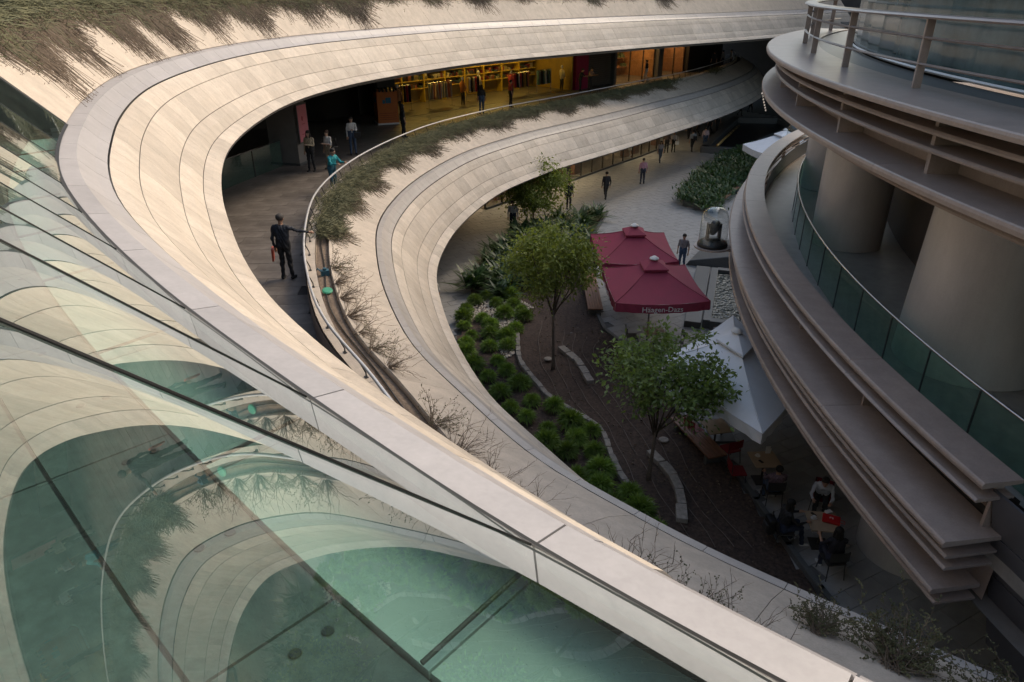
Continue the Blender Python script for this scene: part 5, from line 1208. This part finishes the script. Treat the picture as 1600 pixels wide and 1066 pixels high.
for k, (x, y, c, t, lab) in enumerate(((18.6, 70.6, BLK, BLK, 'leftmost of the dark trio at the far walkway end'), (19.6, 71.4, GRY, NAVY, 'grey-topped middle one of the trio at the far walkway end'), (20.6, 72.2, (.34, .33, .33), BLK, 'pale-topped right one of the trio at the far walkway end'))): person(x, y, fz, R(40 * k), lab, c, t, vox=.03)
# plaza
gz = .032
person(.05, 38.3, gz, R(175), 'man in white shirt and dark trousers under the fascia left of the far tree', (.50, .47, .47), NAVY, H=1.75, sleeve='long')
person(3.45, 42.9, gz, R(200), 'dark figure standing right behind the far tree', BLK, BLK, H=1.74, sleeve='long')
person(5.97, 45.0, gz, R(10), 'man in black coat walking away across the plaza', BLK, BLK, H=1.78, pose='walk', sleeve='long')
person(8.95, 49.0, gz, R(5), 'man in pink shirt and dark trousers alone on the plaza', (.42, .22, .27), NAVY, H=1.76, sleeve='long')
person(11.4, 55.8, gz, R(190), 'woman in grey top and shorts walking towards the camera', (.32, .30, .31), (.06, .08, .11), H=1.64, pose='walk', female=True, long_hair=True)
person(12.6, 59.4, gz, R(170), 'dark-topped left one of the couple by the shopfront', (.10, .07, .07), BLK, H=1.7)
person(13.2, 59.6, gz, R(180), 'pale-topped woman of the couple by the shopfront', (.46, .40, .37), BLK, H=1.62, female=True)
person(14.74, 59.6, gz, R(10), 'man in pale blue shirt with dark strap walking away', (.40, .42, .46), BLK, H=1.76, pose='walk')
person(16.15, 61.2, gz, R(-10), 'man in pink-white shirt and jeans walking away', (.52, .40, .43), JEAN, H=1.74, pose='walk', sleeve='long')
for k, (x, y, c) in enumerate(((15.7, 65.2, BLK), (16.8, 66.5, NAVY), (18.2, 67.8, BLK), (19.3, 69.4, (.3, .28, .28)), (23.9, 78.0, (.25, .2, .2)), (25.6, 80.2, (.3, .28, .27)))):
    person(x, y, gz, R(60 * k), ['dark figure at the left of the distant crowd', 'navy-dressed figure in the distant crowd', 'dark figure at the right of the distant crowd', 'pale-topped figure ahead of the distant crowd', 'far figure beside the sunken stair', 'farthest pale-topped figure in the passage'][k], c, BLK, vox=.03, pose='walk')
person(8.15, 32.5, gz, R(150), 'man in grey and red shirt beside the maroon umbrellas', (.22, .19, .20), JEAN, H=1.74)
person(-3.2, 27.0, gz, R(160), 'person in pale shirt mostly hidden behind the lower fascia', (.46, .44, .43), GRY, H=1.72)
person(3.9, 31.6, .03, R(90), 'person in blue striped shirt sitting behind the middle tree', (.14, .2, .28), NAVY, pose='sit', arms=('fwd', 'fwd'), pattern=True)
# cafe guests
person(6.8, 15.0, .0, R(-5), 'seated guest in plaid shirt and jeans seen from behind', (.17, .12, .15), JEAN, pose='sit', arms=('fwd', 'fwd'), sleeve='long', pattern=True, lean=-.25)
person(7.95, 14.75, .0, R(155), 'seated guest in white shirt bending forward', (.52, .54, .60), BLK, pose='sit', arms=('fwd', 'fwd'), sleeve='long', lean=.5)
person(6.5, 13.5, .0, R(-85), 'seated dark-dressed woman in jeans facing the nearer table', BLK, (.025, .035, .07), pose='sit', arms=('fwd', 'fwd'), sleeve='long', long_hair=True, shoes=(.5, .5, .5), lean=.15)
person(7.35, 12.45, .0, R(0), 'seated dark-haired guest at the near side of the nearer table', (.02, .02, .03), (.03, .035, .06), pose='sit', arms=('fwd', 'fwd'), long_hair=True, shoes=(.5, .5, .5), lean=.1)
# bags
bag(-7.05, 33.5, fz + .92, .3, M_black, 'black crossbody bag of the woman in white blouse'); bag(-7.45, 30.6, fz + .85, .8, M_black, 'black handbag of the woman in white top')
bp_ = empty('backpack', (6.2, 13.5, .62), R(-85), label='black backpack hanging on the chair back', cat='backpack'); MB().box((0, 0, 0), (.32, .18, .42)).build('body', M_black, bp_, bevel=.05); MB().box((0, -.1, -.06), (.24, .06, .22)).build('pocket', M_dkmetal, bp_, bevel=.02)
for s_ in (-1, 1): MB().tube([(s_ * .1, .09, .18), (s_ * .11, .15, .05), (s_ * .1, .09, -.15)], .018, 6).build('strap', M_black, bp_, True)
bag(14.85, 59.35, gz + 1.15, 0, M_black, 'dark bag on the back of the man in pale blue shirt', (.3, .14, .36), .15); bag(13.4, 59.3, gz + .8, 0, M_white, 'white bag of the woman by the shopfront')

bpy.data.scenes.remove(TMP)
